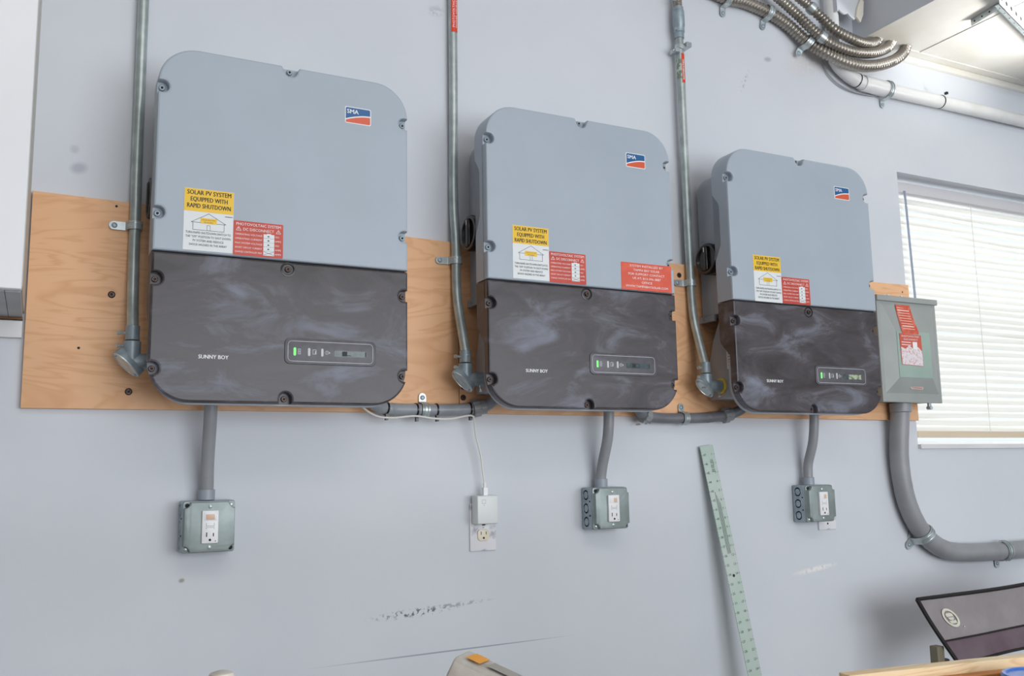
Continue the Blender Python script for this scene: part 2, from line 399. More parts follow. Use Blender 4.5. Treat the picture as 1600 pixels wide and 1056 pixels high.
# ------------------------------------------------------------ room shell
WX0, WX1, WZ0, WZ1 = 2.096, 3.30, 1.196, 2.125
b = MB(); b.box(-3.0, WX0, WY, .42, 0, 3.2); b.box(WX1, 4.8, WY, .42, 0, 3.2); b.box(WX0, WX1, WY, .42, WZ1, 3.2); b.box(WX0, WX1, WY, .42, 0, WZ0)
struct('wall_back', b, WALL, smooth=0)
struct('floor', MB().box(-3.1, 4.9, -5.6, .42, -.1, 0), FLOORM, smooth=0)
struct('ceiling', MB().box(-3.1, 4.9, -5.6, .42, 3.2, 3.3), CEIL, smooth=0)
struct('wall_left', MB().box(-3.1, -3.0, -5.6, .42, 0, 3.2), PAINT, smooth=0)
struct('wall_right', MB().box(4.8, 4.9, -5.6, .42, 0, 3.2), PAINT, smooth=0)
b = MB(); b.box(-3.0, -.6, -5.6, -5.5, 0, 3.2); b.box(-.6, 4.8, -5.6, -5.5, 2.9, 3.2)
struct('wall_front', b, PAINT, smooth=0)
b = MB(); b.k = 0; b.box(1.935, 4.8, -3.2, WY, 2.551, 3.2)
sof = struct('ceiling_soffit', b, [CEIL, WALL], smooth=0)
for p in sof.data.polygons:
    if p.normal.x < -.9: p.material_index = 1
b = MB(); b.slab([(2.16, 2.528), (4.8, 2.528), (4.8, 2.551), (2.16, 2.551)], .186, .2, .004)
struct('trim_1', b, CEIL)
b = MB(); b.box(2.10, 4.8, .150, .153, 2.547, 2.551); b.box(2.195, 2.205, -1.6, .15, 2.548, 2.551)
struct('trim_2', b, CEIL)

# window
fr = struct('window_1', MB().box(WX0, WX1, .385, .40, WZ0, WZ0 + .03), DEV)
b = MB(); b.box(WX0, WX0 + .03, .36, .41, WZ0, WZ1); b.box(WX1 - .03, WX1, .36, .41, WZ0, WZ1); b.box(WX0, WX1, .36, .41, WZ1 - .03, WZ1)
b.box(WX0, WX1, .36, .41, 1.64, 1.67)
struct('window_frame', b, DEV, fr)
struct('window_pane', MB().box(WX0 + .03, WX1 - .03, .384, .387, WZ0 + .03, 1.64), GLASS, fr)
struct('window_pane', MB().box(WX0 + .03, WX1 - .03, .384, .387, 1.67, WZ1 - .03), GLASS, fr)
struct('window_sill', MB().box(WX0, WX1, .188, .36, WZ0, WZ0 + .014), PAINT, fr)
t = Thing('window_blind', 'white horizontal slat blind hanging in the bright window', 'blind', (2.7, .27, WZ1 - .02))
hr = MB().box(WX0 + .008, WX1 - .01, .235, .285, 2.07, 2.108, c=.004); t.part('headrail', hr, mat('headrail_grey', (206, 204, 208), .4))
pitch_ = 0.0246; z = 2.052; k = 0
prof = [(-.0145, -.0015), (-.007, .0012), (0, .0022), (.007, .0012), (.0145, -.0015)]
x0s, x1s = WX0 + .066, WX1 - .02
while z > 1.262:
    b = MB(); tilt = math.radians(60 + random.uniform(-6, 6)); nseg = 6
    droop = random.uniform(0, .004) * (2.2 if k < 5 else 1); ph = random.uniform(0, 6); vs = []; fs = []
    for side in (0, 1):
        for i in range(nseg + 1):
            x = x0s + (x1s - x0s) * i / nseg; dz = droop * math.sin(i * 1.3 + ph)
            for (a, h) in prof:
                h2 = h - side * .0007
                vs.append((x, .262 + a * math.cos(tilt) - h2 * math.sin(tilt), z + dz + a * math.sin(tilt) + h2 * math.cos(tilt)))
    m = len(prof); q = (nseg + 1) * m
    for i in range(nseg):
        for j in range(m - 1):
            a = i * m + j; fs.append((a, a + m, a + m + 1, a + 1)); fs.append((q + a, q + a + 1, q + a + m + 1, q + a + m))
    t.part('slat', b.add(vs, fs), SLAT, smooth=60); z -= pitch_; k += 1
t.part('bottom_rail', MB().box(x0s, x1s, .250, .275, 1.234, 1.256, c=.003), mat('rail_beige', (206, 190, 168), .5))
for xc in (2.52, 2.95): t.part('ladder_cord', MB().cyl((xc, .246, 2.07), (xc, .246, 1.25), .0012, n=6), CABLE)
b = MB(); b.cyl((2.165, .232, 2.075), (2.172, .226, 1.60), .004, n=8); b.cyl((2.165, .25, 2.085), (2.165, .23, 2.070), .003, n=6)
t.part('tilt_wand', b, mat('clear_wand', (150, 158, 176), .2), label='grey-blue tilt wand')

# ------------------------------------------------------------ plywood
def plywood(x0, x1, zt0, zt1, zb0, zb1, label, screws, holes=()):
    base = ((x0 + x1) / 2, PY, zb0); t = Thing('plywood_panel', label, 'plywood', base, None)
    b = MB(); b.slab([(x0, zb0), (x1, zb1), (x1, zt1), (x0, zt0)], PY, WY, .001)
    t.part('board', b, PLY)
    for (x, z) in screws:
        b = MB(); b.lathe((x, PY + .001, z), (0, -1, 0), [(0, .0075), (.002, .0075), (.004, .0055), (.0042, .003)], n=14)
        sc = t.part('screw', b, SCREW); t.part('screw_socket', MB().cyl((x, PY - .0036, z), (x, PY - .0040, z), .0024, n=8), SLOT, under=sc)
    for (x, z) in list(holes) or [(x0 + .16, zt0 - .015), (x0 + .1, 1.413)]:
        t.part('nail_hole', MB().flat(circle(x, z, .0028, 8), PY - .0004), SLOT)
    return t
plywood(-.484, .4695, 1.736, 1.718, 1.288, 1.289, 'left plywood backing sheet behind the largest-looking inverter, meeting the white cabinet', [(-.326, 1.529), (-.285, 1.325)])
plywood(.4715, 2.091, 1.716, 1.732, 1.289, 1.286, 'right plywood backing sheet reaching the window, behind the two farther inverters', [(.493, 1.709), (.482, 1.355), (.481, 1.328), (1.156, 1.690)], [(2.060, 1.706), (2.02, 1.33)])

# ------------------------------------------------------------ inverters
def yrange(z):   # back edge of the front shell: two grip recesses
    K = [(-.5, .016), (-.163, .018), (-.118, .062), (.105, .064), (.150, .039), (.262, .039), (.296, .066), (.6, .066)]
    for (a, ya), (c, yc) in zip(K, K[1:]):
        if a <= z <= c: return ya + (yc - ya) * (z - a) / (c - a)
    return .06
def dense(pts, dz=0.012):
    out = []
    for i in range(len(pts)):
        a, c = pts[i], pts[(i + 1) % len(pts)]; n = max(1, int(abs(a[1] - c[1]) / dz))
        for k in range(n): out.append((a[0] + (c[0] - a[0]) * k / n, a[1] + (c[1] - a[1]) * k / n))
    return out
HW = .2675; TOP = .4205; BOT = -.3085; SA = .2589; RR = .078
SC_TOP = [(-SA, .332), (0, .4158), (SA, .332), (-SA, .0685), (SA, .0685)]
SC_LOW = [(-SA, -.0654), (0, -.0276), (SA, -.0654), (-SA, -.2435), (SA, -.2435), (0, -.2983)]
def notched(outline_edges):
    return outline_edges
def notch_pts(cx, cz, side, r_=.0125, n=8):
    """detour of the outline around a screw pocket; side: L R T B; returned in counter-clockwise order"""
    a0 = {'R': -.5 * PI, 'L': .5 * PI, 'T': 0, 'B': PI}[side]
    return [(cx + r_ * math.cos(a0 - PI * k / n), cz + r_ * math.sin(a0 - PI * k / n)) for k in range(n + 1)]
def cover_outline(upper):
    """counter-clockwise outline of the front plate with its pockets"""
    def arc(cx, cz, a):
        pts = [(cx + RR * math.cos(a + .5 * PI * k / 12), cz + RR * math.sin(a + .5 * PI * k / 12)) for k in range(13)]
        return [p for p in pts if not (-.2585 < p[1] < -.2285 or .317 < p[1] < .347)]
    def ex(z):      # half width of the rounded outline at height z
        d = max(0, (BOT + RR) - z, z - (TOP - RR)); return HW - RR + math.sqrt(max(RR * RR - d * d, 0))
    def side_notch(z, sd):
        sg = 1 if sd == 'R' else -1; q = notch_pts(SA * sg, z, sd)
        return [(sg * ex(q[0][1]), q[0][1])] + q + [(sg * ex(q[-1][1]), q[-1][1])]
    def end_notch(z, sd):
        q = notch_pts(0, z, sd, .0145 if sd == 'T' else .0125); ez = TOP if sd == 'T' else BOT
        w_ = q[0][0]
        return [(w_ * 1.35, ez)] + q + [(-w_ * 1.35, ez)] if sd == 'T' else [(w_, ez)] + q + [(-w_, ez)]
    if upper:
        zb = -.0085
        return [(-HW, zb), (HW, zb)] + side_notch(.0685, 'R') + side_notch(.332, 'R') + arc(HW - RR, TOP - RR, 0) + end_notch(.4158 - .003, 'T') + \
            arc(-HW + RR, TOP - RR, .5 * PI) + side_notch(.332, 'L') + side_notch(.0685, 'L')
    zt = -.0115
    return arc(-HW + RR, BOT + RR, PI) + end_notch(-.2983, 'B') + arc(HW - RR, BOT + RR, 1.5 * PI) + side_notch(-.2435, 'R') + side_notch(-.0654, 'R') + \
        [(HW, zt), (-HW, zt)] + side_notch(-.0654, 'L') + side_notch(-.2435, 'L')

def house(M, x0, zt, wd, y):
    b = MB()
    cx = x0 + wd * .5; s_ = wd / .097
    b.strip([(cx - .034 * s_, zt - .0225 * s_), (cx, zt - .003 * s_), (cx + .034 * s_, zt - .0225 * s_)], .0008, y, True, M)
    b.strip([(cx - .0305 * s_, zt - .0225 * s_), (cx - .0305 * s_, zt - .038 * s_), (cx + .0305 * s_, zt - .038 * s_), (cx + .0305 * s_, zt - .0225 * s_)], .0008, y, False, M)
    b.strip([(cx - .003 * s_, zt - .038 * s_), (cx - .003 * s_, zt - .0275 * s_), (cx + .003 * s_, zt - .0275 * s_), (cx + .003 * s_, zt - .038 * s_)], .0006, y, False, M)
    return b
def inverter(cx, label, stA, stB, sma, logo, panel, lcd_lit, extra=None):
    z0 = 1.6; base = (cx, PY, z0 + BOT)
    t = Thing('inverter', label, 'inverter', base, 'wall inverters in a row')
    T = Matrix.Translation((cx, 0, z0))
    # upper front cover
    def shell(name, upper, m):
        out = cover_outline(upper); b = MB(); b.slab(out, 0, .022, .0045, T)
        plain = rrect(-HW, HW, BOT, -.0115, RR, 9, (1, 1, 0, 0)) if not upper else rrect(-HW, HW, -.0085, TOP, RR, 9, (0, 0, 1, 1))
        b.slab(dense(plain), .0165 if not upper else .0185, .06, 0, T, back=lambda z: max(yrange(z), .024))
        return t.part(name, b, m, cache='inv_' + name, smooth=15)
    up = shell('upper_cover', True, SHELL); low = shell('lower_cover', False, SMUDGE)
    t.part('cover_seam', MB().box(-HW + .006, HW - .006, .006, .05, -.0135, -.0065, T), GAP, cache='inv_seam')
    # tray, rear housing, wiring box
    b = MB(); b.slab(rrect(-HW + .006, HW - .006, BOT - .0030, -.17, RR, 9, (1, 1, 0, 0)), .0225, .038, 0, T); t.part('rear_tray', b, REAR, cache='inv_tray')
    b = MB(); b.slab(rrect(-.2325, .2325, -.030, .385, .055, 6, (0, 0, 1, 1)), .045, .176, 0, T)
    rh = t.part('rear_housing', b, REAR, cache='inv_rear', bevel=.003)
    for sx in (-1, 1): t.part('mounting_foot', MB().box(sx * .2325 - .004, sx * .2325 + .004, .12, PY, -.047, -.0295, T), REAR, under=rh, cache='inv_foot%d' % sx)
    t.part('foot_screw', MB().lathe((-.2365, .160, -.037), (-1, 0, 0), [(0, .004), (.002, .004), (.003, .002)], 10, T), CAST, under=rh, cache='inv_footscrew')
    pz = [(.03, -.031), (.122, -.050), (.150, -.100), (.166, -.150), (.176, -.17), (.176, -.266), (.03, -.266)]
    vs = [(sx * .22, y, z) for sx in (-1, 1) for (y, z) in pz]; n = len(pz)
    b = MB().add(vs, [tuple(range(n)), tuple(range(2 * n - 1, n - 1, -1))] + [(i, n + i, n + (i + 1) % n, (i + 1) % n) for i in range(n)], T)
    wb = t.part('wiring_box', b, REAR, cache='inv_box', bevel=.002)
    b = MB().add([(-.2206, y, z) for (y, z) in ((.050, -.075), (.094, -.075), (.094, -.185), (.050, -.185))], [(0, 1, 2, 3)], T)
    rl = t.part('rating_label', b, WST, under=wb, cache='inv_rl')
    if cx > 1:
        b = MB()
        for k in range(9): b.add([(-.2209, y, z) for (y, z) in ((.056, -.11 - k * .008), (.088, -.11 - k * .008), (.088, -.1125 - k * .008), (.056, -.1125 - k * .008))], [(0, 1, 2, 3)], T)
        t.part('label_print', b, mat('grey_print', (150, 130, 134), .6), under=wb)
    # back plate holding the housing on the board
    t.part('wall_bracket', MB().box(-.15, .15, .170, PY, .02, .30, T), REAR, cache='inv_brk')
    # rotary disconnect switch on the left side
    kx = -.2325; K = (kx, .107, .124)
    b = MB(); b.lathe(K, (-1, 0, 0), [(-.004, .044), (.008, .044), (.010, .040), (.012, .036), (.016, .036), (.018, .044), (.030, .045), (.036, .042), (.0365, .036), (.031, .032), (.030, .001)], 28, T)
    kn = t.part('switch_knob', b, BLACK, cache='inv_knob')
    b = MB(); b.box(kx - .0400, kx - .026, .107 - .009, .107 + .009, .124 - .034, .124 + .034, T); t.part('knob_grip', b, BLACK, under=kn, cache='inv_grip', bevel=.004)
    t.part('knob_mark', MB().add([(kx - .0404, .107 - .0015, .143), (kx - .0404, .107 + .0015, .143), (kx - .0404, .107 + .0015, .156), (kx - .0404, .107 - .0015, .156)], [(0, 1, 2, 3)], T), WHITE, under=kn, cache='inv_kmark')
    # screws
    for i, (x, z) in enumerate(SC_TOP + SC_LOW):
        dark = i >= 5; z2 = z - .003 if (x, z) == (0, .4158) else z
        m = SMUDGE if dark else SHELL
        if (x, z) == (0, -.0276):
            b = MB(); b.lathe((x, .001, z), (0, -1, 0), [(0, .0155), (.0022, .0150), (.0026, .0125), (.0004, .011), (-.0008, .001)], 24, T)
            t.part('screw_pocket', b, BLACK, cache='inv_pocket')
        ys = .0005 if (x, z) == (0, -.0276) else .0175
        b = MB(); b.lathe((x, ys, z2), (0, -1, 0), [(0, .0062), (.0035, .0062), (.0048, .0050), (.0048, .0030), (.0030, .0028)], 16, T)
        sc = t.part('screw', b, SCREW if dark else CAST, cache='inv_screw%d' % i)
        t.part('screw_socket', MB().cyl((x, ys - .0028, z2), (x, ys - .0034, z2), .0026, n=8, M=T), SLOT, under=sc, cache='inv_sock%d' % i)
    # display panel
    px, pzc = panel; P = Matrix.Translation((cx + px, 0, z0 + pzc))
    b = MB(); b.slab(rrect(0, .197, -.054, 0, .011), -.0022, .001, .0015, P); pn = t.part('display_panel', b, PANEL)
    t.part('panel_outline', MB().strip(rrect(.007, .190, -.048, -.006, .008, 5), .0011, -.0024, True, P), LINE, under=pn)
    for i, xx in enumerate((.021, .051, .079)):
        t.part('indicator_light', MB().slab(rrect(xx - .0026, xx + .0026, -.0365, -.0195, .0024, 4), -.0030, -.002, .0003, P), GREEN if i == 0 else LEDOFF, under=pn, label='lit green indicator' if i == 0 else None)
    icons = []; b = MB(); b.strip([(.028, -.022), (.028, -.033), (.033, -.033), (.033, -.022)], .0011, -.0025, True, P); b.strip([(.028, -.0275), (.033, -.0275)], .001, -.0025, False, P); b.strip([(.0305, -.022), (.0305, -.033)], .0008, -.0025, False, P)
    icons.append(b); b = MB(); b.strip([(.059, -.023), (.059, -.032), (.066, -.032), (.066, -.023)], .0011, -.0025, True, P); b.strip([(.0645, -.026), (.0645, -.031)], .0018, -.0025, False, P)
    icons.append(b); b = MB(); b.strip(circle(.089, -.028, .0038, 10), .001, -.0025, True, P); b.strip([(.089, -.025), (.089, -.030)], .0012, -.0025, False, P); b.flat([(.0935, -.0255), (.0965, -.028), (.0935, -.0305)], -.0025, P)
    icons.append(b)
    for b in icons: t.part('panel_icon', b, LINE, under=pn)
    b = MB(); b.flat([(.105, -.0355), (.174, -.0355), (.174, -.0225), (.105, -.0225)], -.0027, P)
    t.part('lcd_screen', b, LCDLIT if lcd_lit else LCD, under=pn, label='lit pale green screen' if lcd_lit else None)
    b = MB(); b.flat([(.1045, -.036), (.1245, -.036), (.1245, -.022), (.1045, -.022)], -.0028, P) if lcd_lit else b.flat([(.122, -.034), (.133, -.034), (.133, -.024), (.122, -.024)], -.0028, P)
    b.flat([(.1725, -.034), (.1745, -.034), (.1745, -.024), (.1725, -.024)], -.0028, P); b.strip([(.134, -.0325), (.142, -.0325)], .0014, -.00285, False, P)
    t.part('lcd_segments', b, LCD if lcd_lit else INK, under=pn)
    # cover lettering
    t.part('cover_lettering', MB().text('SUNNY BOY', logo[0], logo[1], -.0004, h=.0078, width=.058, align='L', bold=.07, M=T), WHITE, under=low)
    # maker's emblem
    G = Matrix.Translation((cx + sma[0], 0, z0 + sma[1]))
    em = t.part('emblem', MB().slab(rrect(0, .060, -.0385, 0, .004), -.0008, .0005, .0003, G), WHITE)
    arcp = [(.002 + .056 * k / 10, -.0285 + .0120 * math.sin(PI * .5 * k / 10) ** .9) for k in range(11)]
    b = MB(); b.flat(arcp + [(.058, -.004), (.056, -.002), (.004, -.002), (.002, -.004)], -.0011, G); t.part('emblem_blue_field', b, BLUE, under=em)
    b = MB(); b.flat([(.0025, -.0365)] + [(.056, -.0365), (.058, -.0345)] + [(p[0], p[1] - .003) for p in arcp[::-1]], -.0011, G); t.part('emblem_red_curve', b, LRED, under=em)
    t.part('emblem_lettering', MB().text('SMA', .018, -.0155, -.0014, h=.0095, width=.026, bold=.07, M=G), WHITE, under=em)
    # yellow and white shutdown sticker
    x0, zt, wd, ht, yh = stA; A = Matrix.Translation((cx + x0, 0, z0 + zt))
    sa = t.part('shutdown_sticker', MB().slab([(0, -ht), (wd, -ht), (wd, 0), (0, 0)], -.0008, .0004, 0, A), WST, label='yellow and white rapid shutdown sticker')
    t.part('sticker_header', MB().flat([(0.0003, -yh), (wd - .0003, -yh), (wd - .0003, -.0003), (0.0003, -.0003)], -.0010, A), YEL, under=sa)
    b = MB(); k = wd / .097
    for i, (s_, ww) in enumerate((('SOLAR PV SYSTEM', .086), ('EQUIPPED WITH', .072), ('RAPID SHUTDOWN', .085))):
        b.text(s_, wd / 2, -.0125 * k - i * .0138 * k, -.0013, h=.0092 * k, width=ww * k, bold=.06, M=A)
    for i, (s_, ww) in enumerate((('TURN RAPID SHUTDOWN SWITCH TO', .088), ('THE "OFF" POSITION TO SHUT DOWN', .088), ('PV SYSTEM AND REDUCE', .060), ('SHOCK HAZARD IN THE ARRAY', .074))):
        b.text(s_, wd / 2, -.0935 * k - i * .0082 * k, -.0013, h=.0046 * k, width=ww * k, M=A)
    b.strip([(wd * .83, -.053 * k), (wd * .98, -.053 * k)], .0012, -.0013, False, A)
    t.part('sticker_lettering', b, INK, under=sa)
    t.part('sticker_panel_box', MB().flat([(wd * .5 - .016 * k, -.0715 * k), (wd * .5 + .016 * k, -.0715 * k), (wd * .5 + .016 * k, -.060 * k), (wd * .5 - .016 * k, -.060 * k)], -.00125, A), YEL, under=sa)
    hb = house(A, 0, -yh, wd, -.0012); hb.text('SOLAR ELECTRIC', wd / 2, -.0650 * k, -.0014, h=.0024, width=.027, M=A); hb.text('PV PANELS', wd / 2, -.0700 * k, -.0014, h=.0024, width=.018, M=A)
    t.part('house_drawing', hb, mat('line_ink', (60, 72, 96), .6), under=sa)
    # red disconnect sticker
    x0, zt, wd, ht = stB; B = Matrix.Translation((cx + x0, 0, z0 + zt))
    sb = t.part('disconnect_sticker', MB().slab(rrect(0, wd, -ht, 0, .002, 3), -.0010, .0004, 0, B), RED, label='red direct current disconnect sticker')
    b = MB(); b.text('PHOTOVOLTAIC SYSTEM', wd / 2, -.0095, -.0013, h=.0058, width=wd * .90, M=B); b.text('DC DISCONNECT', wd / 2, -.0200, -.0013, h=.0058, width=wd * .62, M=B)
    for xx in (.010, wd - .010):
        wsy = MB(); wsy.strip([(xx - .005, -.0205), (xx + .005, -.0205), (xx, -.0125)], .0008, -.0013, True, B); wsy.strip([(xx, -.015), (xx, -.0185)], .0009, -.0013, False, B); t.part('warning_triangle', wsy, WHITE, under=sb)
    for i, (s_, e_) in enumerate((('OPERATING VOLTAGE', 'VDC'), ('OPERATING CURRENT', 'AMPS'), ('MAX SYSTEM VOLTAGE', 'VDC'), ('SHORT CIRCUIT CURRENT', 'AMPS'), ('CHARGE CONTROLLER MAX', 'AMPS'))):
        zz = -.0300 - i * .0092; b.text(s_, .0035, zz, -.0013, h=.0036, width=wd * .54, align='L', M=B); b.text(e_, wd * .835, zz, -.0013, h=.0036, width=.0125 if e_ == 'AMPS' else .009, align='L', M=B)
    t.part('sticker_lettering', b, WHITE, under=sb)
    t.part('value_strip', MB().flat([(wd * .60, -.069), (wd * .82, -.069), (wd * .82, -.024), (wd * .76, -.024), (wd * .75, -.0225), (wd * .67, -.0225), (wd * .66, -.024), (wd * .60, -.024)], -.0013, B), WST, under=sb)
    b = MB()
    for i in range(4): b.strip([(wd * .60, -.0325 - i * .0090), (wd * .82, -.0325 - i * .0090)], .0004, -.0015, False, B); b.flat(circle(wd * .70, -.0285 - i * .009, .0014, 8, 1.6), -.0015, B)
    b.strip([(wd * .61, -.061), (wd * .81, -.0675)], .0007, -.0015, False, B); b.strip([(wd * .61, -.0675), (wd * .81, -.061)], .0007, -.0015, False, B)
    t.part('value_marks', b, INK, under=sb)
    if extra:
        x0, zt, wd, ht = extra; E_ = Matrix.Translation((cx + x0, 0, z0 + zt))
        se = t.part('installer_sticker', MB().slab(rrect(0, wd, -ht, 0, .002, 3), -.0008, .0004, 0, E_), ORANGE, label='orange-red installer contact sticker')
        b = MB()
        for i, (s_, ww) in enumerate((('SYSTEM INSTALLED BY', .66), ('TAMPA BAY SOLAR', .52), ('FOR SUPPORT CONTACT', .72), ('US AT: 813-396-3887', .56), ('OFFICE', .21), ('WWW.TAMPABAYSOLAR.COM', .84))):
            b.text(s_, wd / 2, -.0105 - i * .0105, -.0011, h=.0056, width=wd * ww, M=E_)
        t.part('sticker_lettering', b, WHITE, under=se)
    return t
inverter(0.0, 'nearest and largest-looking grey inverter with dark lower cover, left end of the plywood', (-.2105, .1245, .097, .128, .0475), (-.1125, .067, .1015, .0725), (.120, .352), (-.174, -.2215), (-.004, -.172), False)
inverter(.7317, 'middle grey inverter carrying an extra orange-red sticker at its right', (-.2015, .1255, .098, .1290, .0440), (-.1030, .0705, .1025, .0760), (.129, .352), (-.172, -.2250), (.003, -.171), False, (.103, .063, .154, .070))
inverter(1.4571, 'farthest grey inverter beside the window with lit screen and black side switch showing', (-.1920, .1200, .098, .1285, .0440), (-.0930, .0660, .1020, .0740), (.129, .354), (-.166, -.2285), (.0105, -.1765), True)

# ------------------------------------------------------------ rigid metal conduits
def strap(t, p, axis, side, r_, reach=.030, m=None, wd=.018, screw=True):
    """one-hole pipe strap round a pipe at p; axis = pipe direction, side = direction of the ear along the wall"""
    m = m or ZINC; p = V3(p); ax = V3(axis).normalized(); sd = V3(side).normalized(); up = V3((0, -1, 0)); sd = (sd - ax * sd.dot(ax)).normalized()
    back = r_ ; b = MB(); pts = []
    for k in range(13):
        a = -PI / 2 - .2 + (PI + .4) * k / 12
        pts.append(up * math.cos(a) * (r_ + .0022) - sd * math.sin(a) * (r_ + .0022))
    pts = pts[::-1]     # ends at the ear side
    pts = [q for q in pts]
    last = sd * (r_ + .0022) - up * (back - .002); pts = [(-sd) * (r_ + .0018) - up * (back * .6)] + pts[::-1] if False else pts
    first_side = pts[0].dot(sd) > 0
    if not first_side: pts = pts[::-1]
    pts = [sd * (r_ + reach) - up * (back - .002), sd * (r_ + .006) - up * (back - .002), sd * (r_ + .0030) - up * (back - .006)] + pts[1:]
    vs = []; fs = []; n = len(pts)
    for off in (-.5, .5):
        for i, q in enumerate(pts): vs.append(p + q + ax * off * wd)
    for off in (-.5, .5):
        for i, q in enumerate(pts):
            a = pts[max(i - 1, 0)]; c = pts[min(i + 1, n - 1)]; d = (c - a).normalized(); nn = d.cross(ax).normalized(); 
            if nn.dot(up if i < 3 else q) < 0: nn = -nn
            vs.append(p + q + nn * .0018 + ax * off * wd)
    for i in range(n - 1):
        fs += [(i, i + 1, n + i + 1, n + i), (2 * n + i, 3 * n + i, 3 * n + i + 1, 2 * n + i + 1), (i, 2 * n + i, 2 * n + i + 1, i + 1), (n + i, n + i + 1, 3 * n + i + 1, 3 * n + i)]
    fs += [(0, n, 3 * n, 2 * n), (n - 1, 3 * n - 1, 4 * n - 1, 2 * n - 1)]
    b.add(vs, fs)
    e = p + sd * (r_ + reach) - up * (back - .002); b.cyl(e + up * .0, e + up * .0018, wd / 2, n=16)
    for off in (-.26, .26):    # pressed ribs
        b.tube([p + q * 1.10 + ax * off * wd for q in pts[4:]], .0016, n=6)
    s_ = t.part('strap', b, m, smooth=35)
    if screw:
        b = MB(); b.lathe(e + up * .0016 - sd * .002, up, [(0, .0060), (.002, .0058), (.0035, .004), (.0036, .002)], 12); sc = t.part('strap_screw', b, CAST, under=s_)
    return s_

def elbow(t, x, y, ztop, zc, xr, gasket=False):
    """pull elbow: vertical hub, diagonal oval cover plate, horizontal hub into the inverter box"""
    b = MB()
    b.lathe((x, y, ztop + .040), (0, 0, -1), [(0, .0125), (.0005, .0135), (.028, .0140), (.030, .0150)], 20)
    b.lathe((x, y, ztop + .008), (0, 0, -1), [(0, .0150), (.001, .0172), (.024, .0172), (.040, .0168)], 20)
    b.lathe((x + .002, y, zc), (1, 0, 0), [(0, .0165), (.030, .0168), (xr - x - .006, .0168), (xr - x - .005, .0140), (xr - x + .004, .0140)], 20)
    c0 = V3((x - .001, y, zc + .002)); nrm = V3((-.66, -.30, -.69)).normalized(); lng = V3((.72, 0, -.69)); lng = (lng - nrm * lng.dot(nrm)).normalized(); wid = nrm.cross(lng)
    c0 = c0 + nrm * .004
    def oval(sc_, d): 
        return [c0 + nrm * d + lng * (math.cos(a) * .034 * sc_) + wid * (math.sin(a) * .0165 * sc_) for a in [2 * PI * i / 28 for i in range(28)]]
    def stack(levels):
        vs = []; fs = []
        for sc_, d in levels: vs += oval(sc_, d)
        for j in range(len(levels) - 1):
            for i in range(28): k = (i + 1) % 28; fs.append((j * 28 + i, j * 28 + k, (j + 1) * 28 + k, (j + 1) * 28 + i))
        fs.append(tuple(range(27, -1, -1))); fs.append(tuple(range((len(levels) - 1) * 28, len(levels) * 28))); return vs, fs
    vs, fs = stack([(.70, -.020), (.96, -.008), (1.0, .004), (1.0, .010)]); b.add(vs, fs)
    el = t.part('pull_elbow', b, CAST, smooth=45)
    b = MB(); vs, fs = stack([(.98, .0102), (.96, .0128), (.86, .0134), (.80, .0120), (.55, .0126), (.30, .0118)]); b.add(vs, fs); t.part('elbow_cover', b, ZINC, under=el, smooth=30)
    for sg in (-1, 1):
        q = c0 + lng * .028 * sg + nrm * .0128; t.part('cover_screw', MB().lathe(q, nrm, [(0, .0034), (.0016, .0032), (.0024, .0015)], 10), CAST, under=el)
    for (p_, q_) in (((x - .012, y, ztop + .024), (x - .025, y - .004, ztop + .024)), ((x - .015, y, ztop - .002), (x - .026, y - .004, ztop - .002)), ((xr - .018, y - .004, zc - .014), (xr - .018, y - .009, zc - .027))):
        p_, q_ = V3(p_), V3(q_); d_ = (q_ - p_).normalized()
        t.part('set_screw', MB().lathe(p_, d_, [(0, .0026), ((q_ - p_).length, .0026), ((q_ - p_).length + .0005, .0048), ((q_ - p_).length + .0045, .0046), ((q_ - p_).length + .0052, .003)], 8), ZINC, under=el)
    if gasket: t.part('yellow_gasket', MB().lathe((xr - .007, y, zc), (1, 0, 0), [(0, .019), (.001, .0215), (.006, .0215), (.0065, .019)], 22), YELR, under=el)
    return el

# left conduit
RC = .0117
t = Thing('metal_conduit', 'leftmost vertical steel conduit beside the nearest inverter, without any red sticker', 'conduit', (-.287, .173, 1.44), 'steel conduits')
t.part('pipe', MB().tube(smooth_path([(-.287, .186, 3.2), (-.287, .186, 2.2), (-.287, .186, 1.85), (-.287, .172, 1.72), (-.287, .171, 1.64), (-.287, .150, 1.52), (-.287, .125, 1.455), (-.287, .12, 1.44)], .02), RC, 18), GALV)
strap(t, (-.287, .172, 1.678), (0, 0, 1), (-1, 0, 0), RC)
elbow(t, -.287, .12, 1.415, 1.382, -.221)
t = Thing('metal_conduit', 'steel conduit between the nearest and middle inverters, red sticker at top of frame', 'conduit', (.459, .173, 1.44), 'steel conduits')
t.part('pipe', MB().tube(smooth_path([(.462, .186, 3.2), (.462, .186, 2.2), (.460, .186, 1.85), (.459, .172, 1.72), (.459, .171, 1.63), (.459, .163, 1.56), (.459, .135, 1.48), (.459, .118, 1.43), (.459, .115, 1.42)], .02), RC, 18), GALV)
strap(t, (.459, .172, 1.668), (0, 0, 1), (-1, 0, 0), RC)
elbow(t, .458, .118, 1.396, 1.368, .7317 - .221)
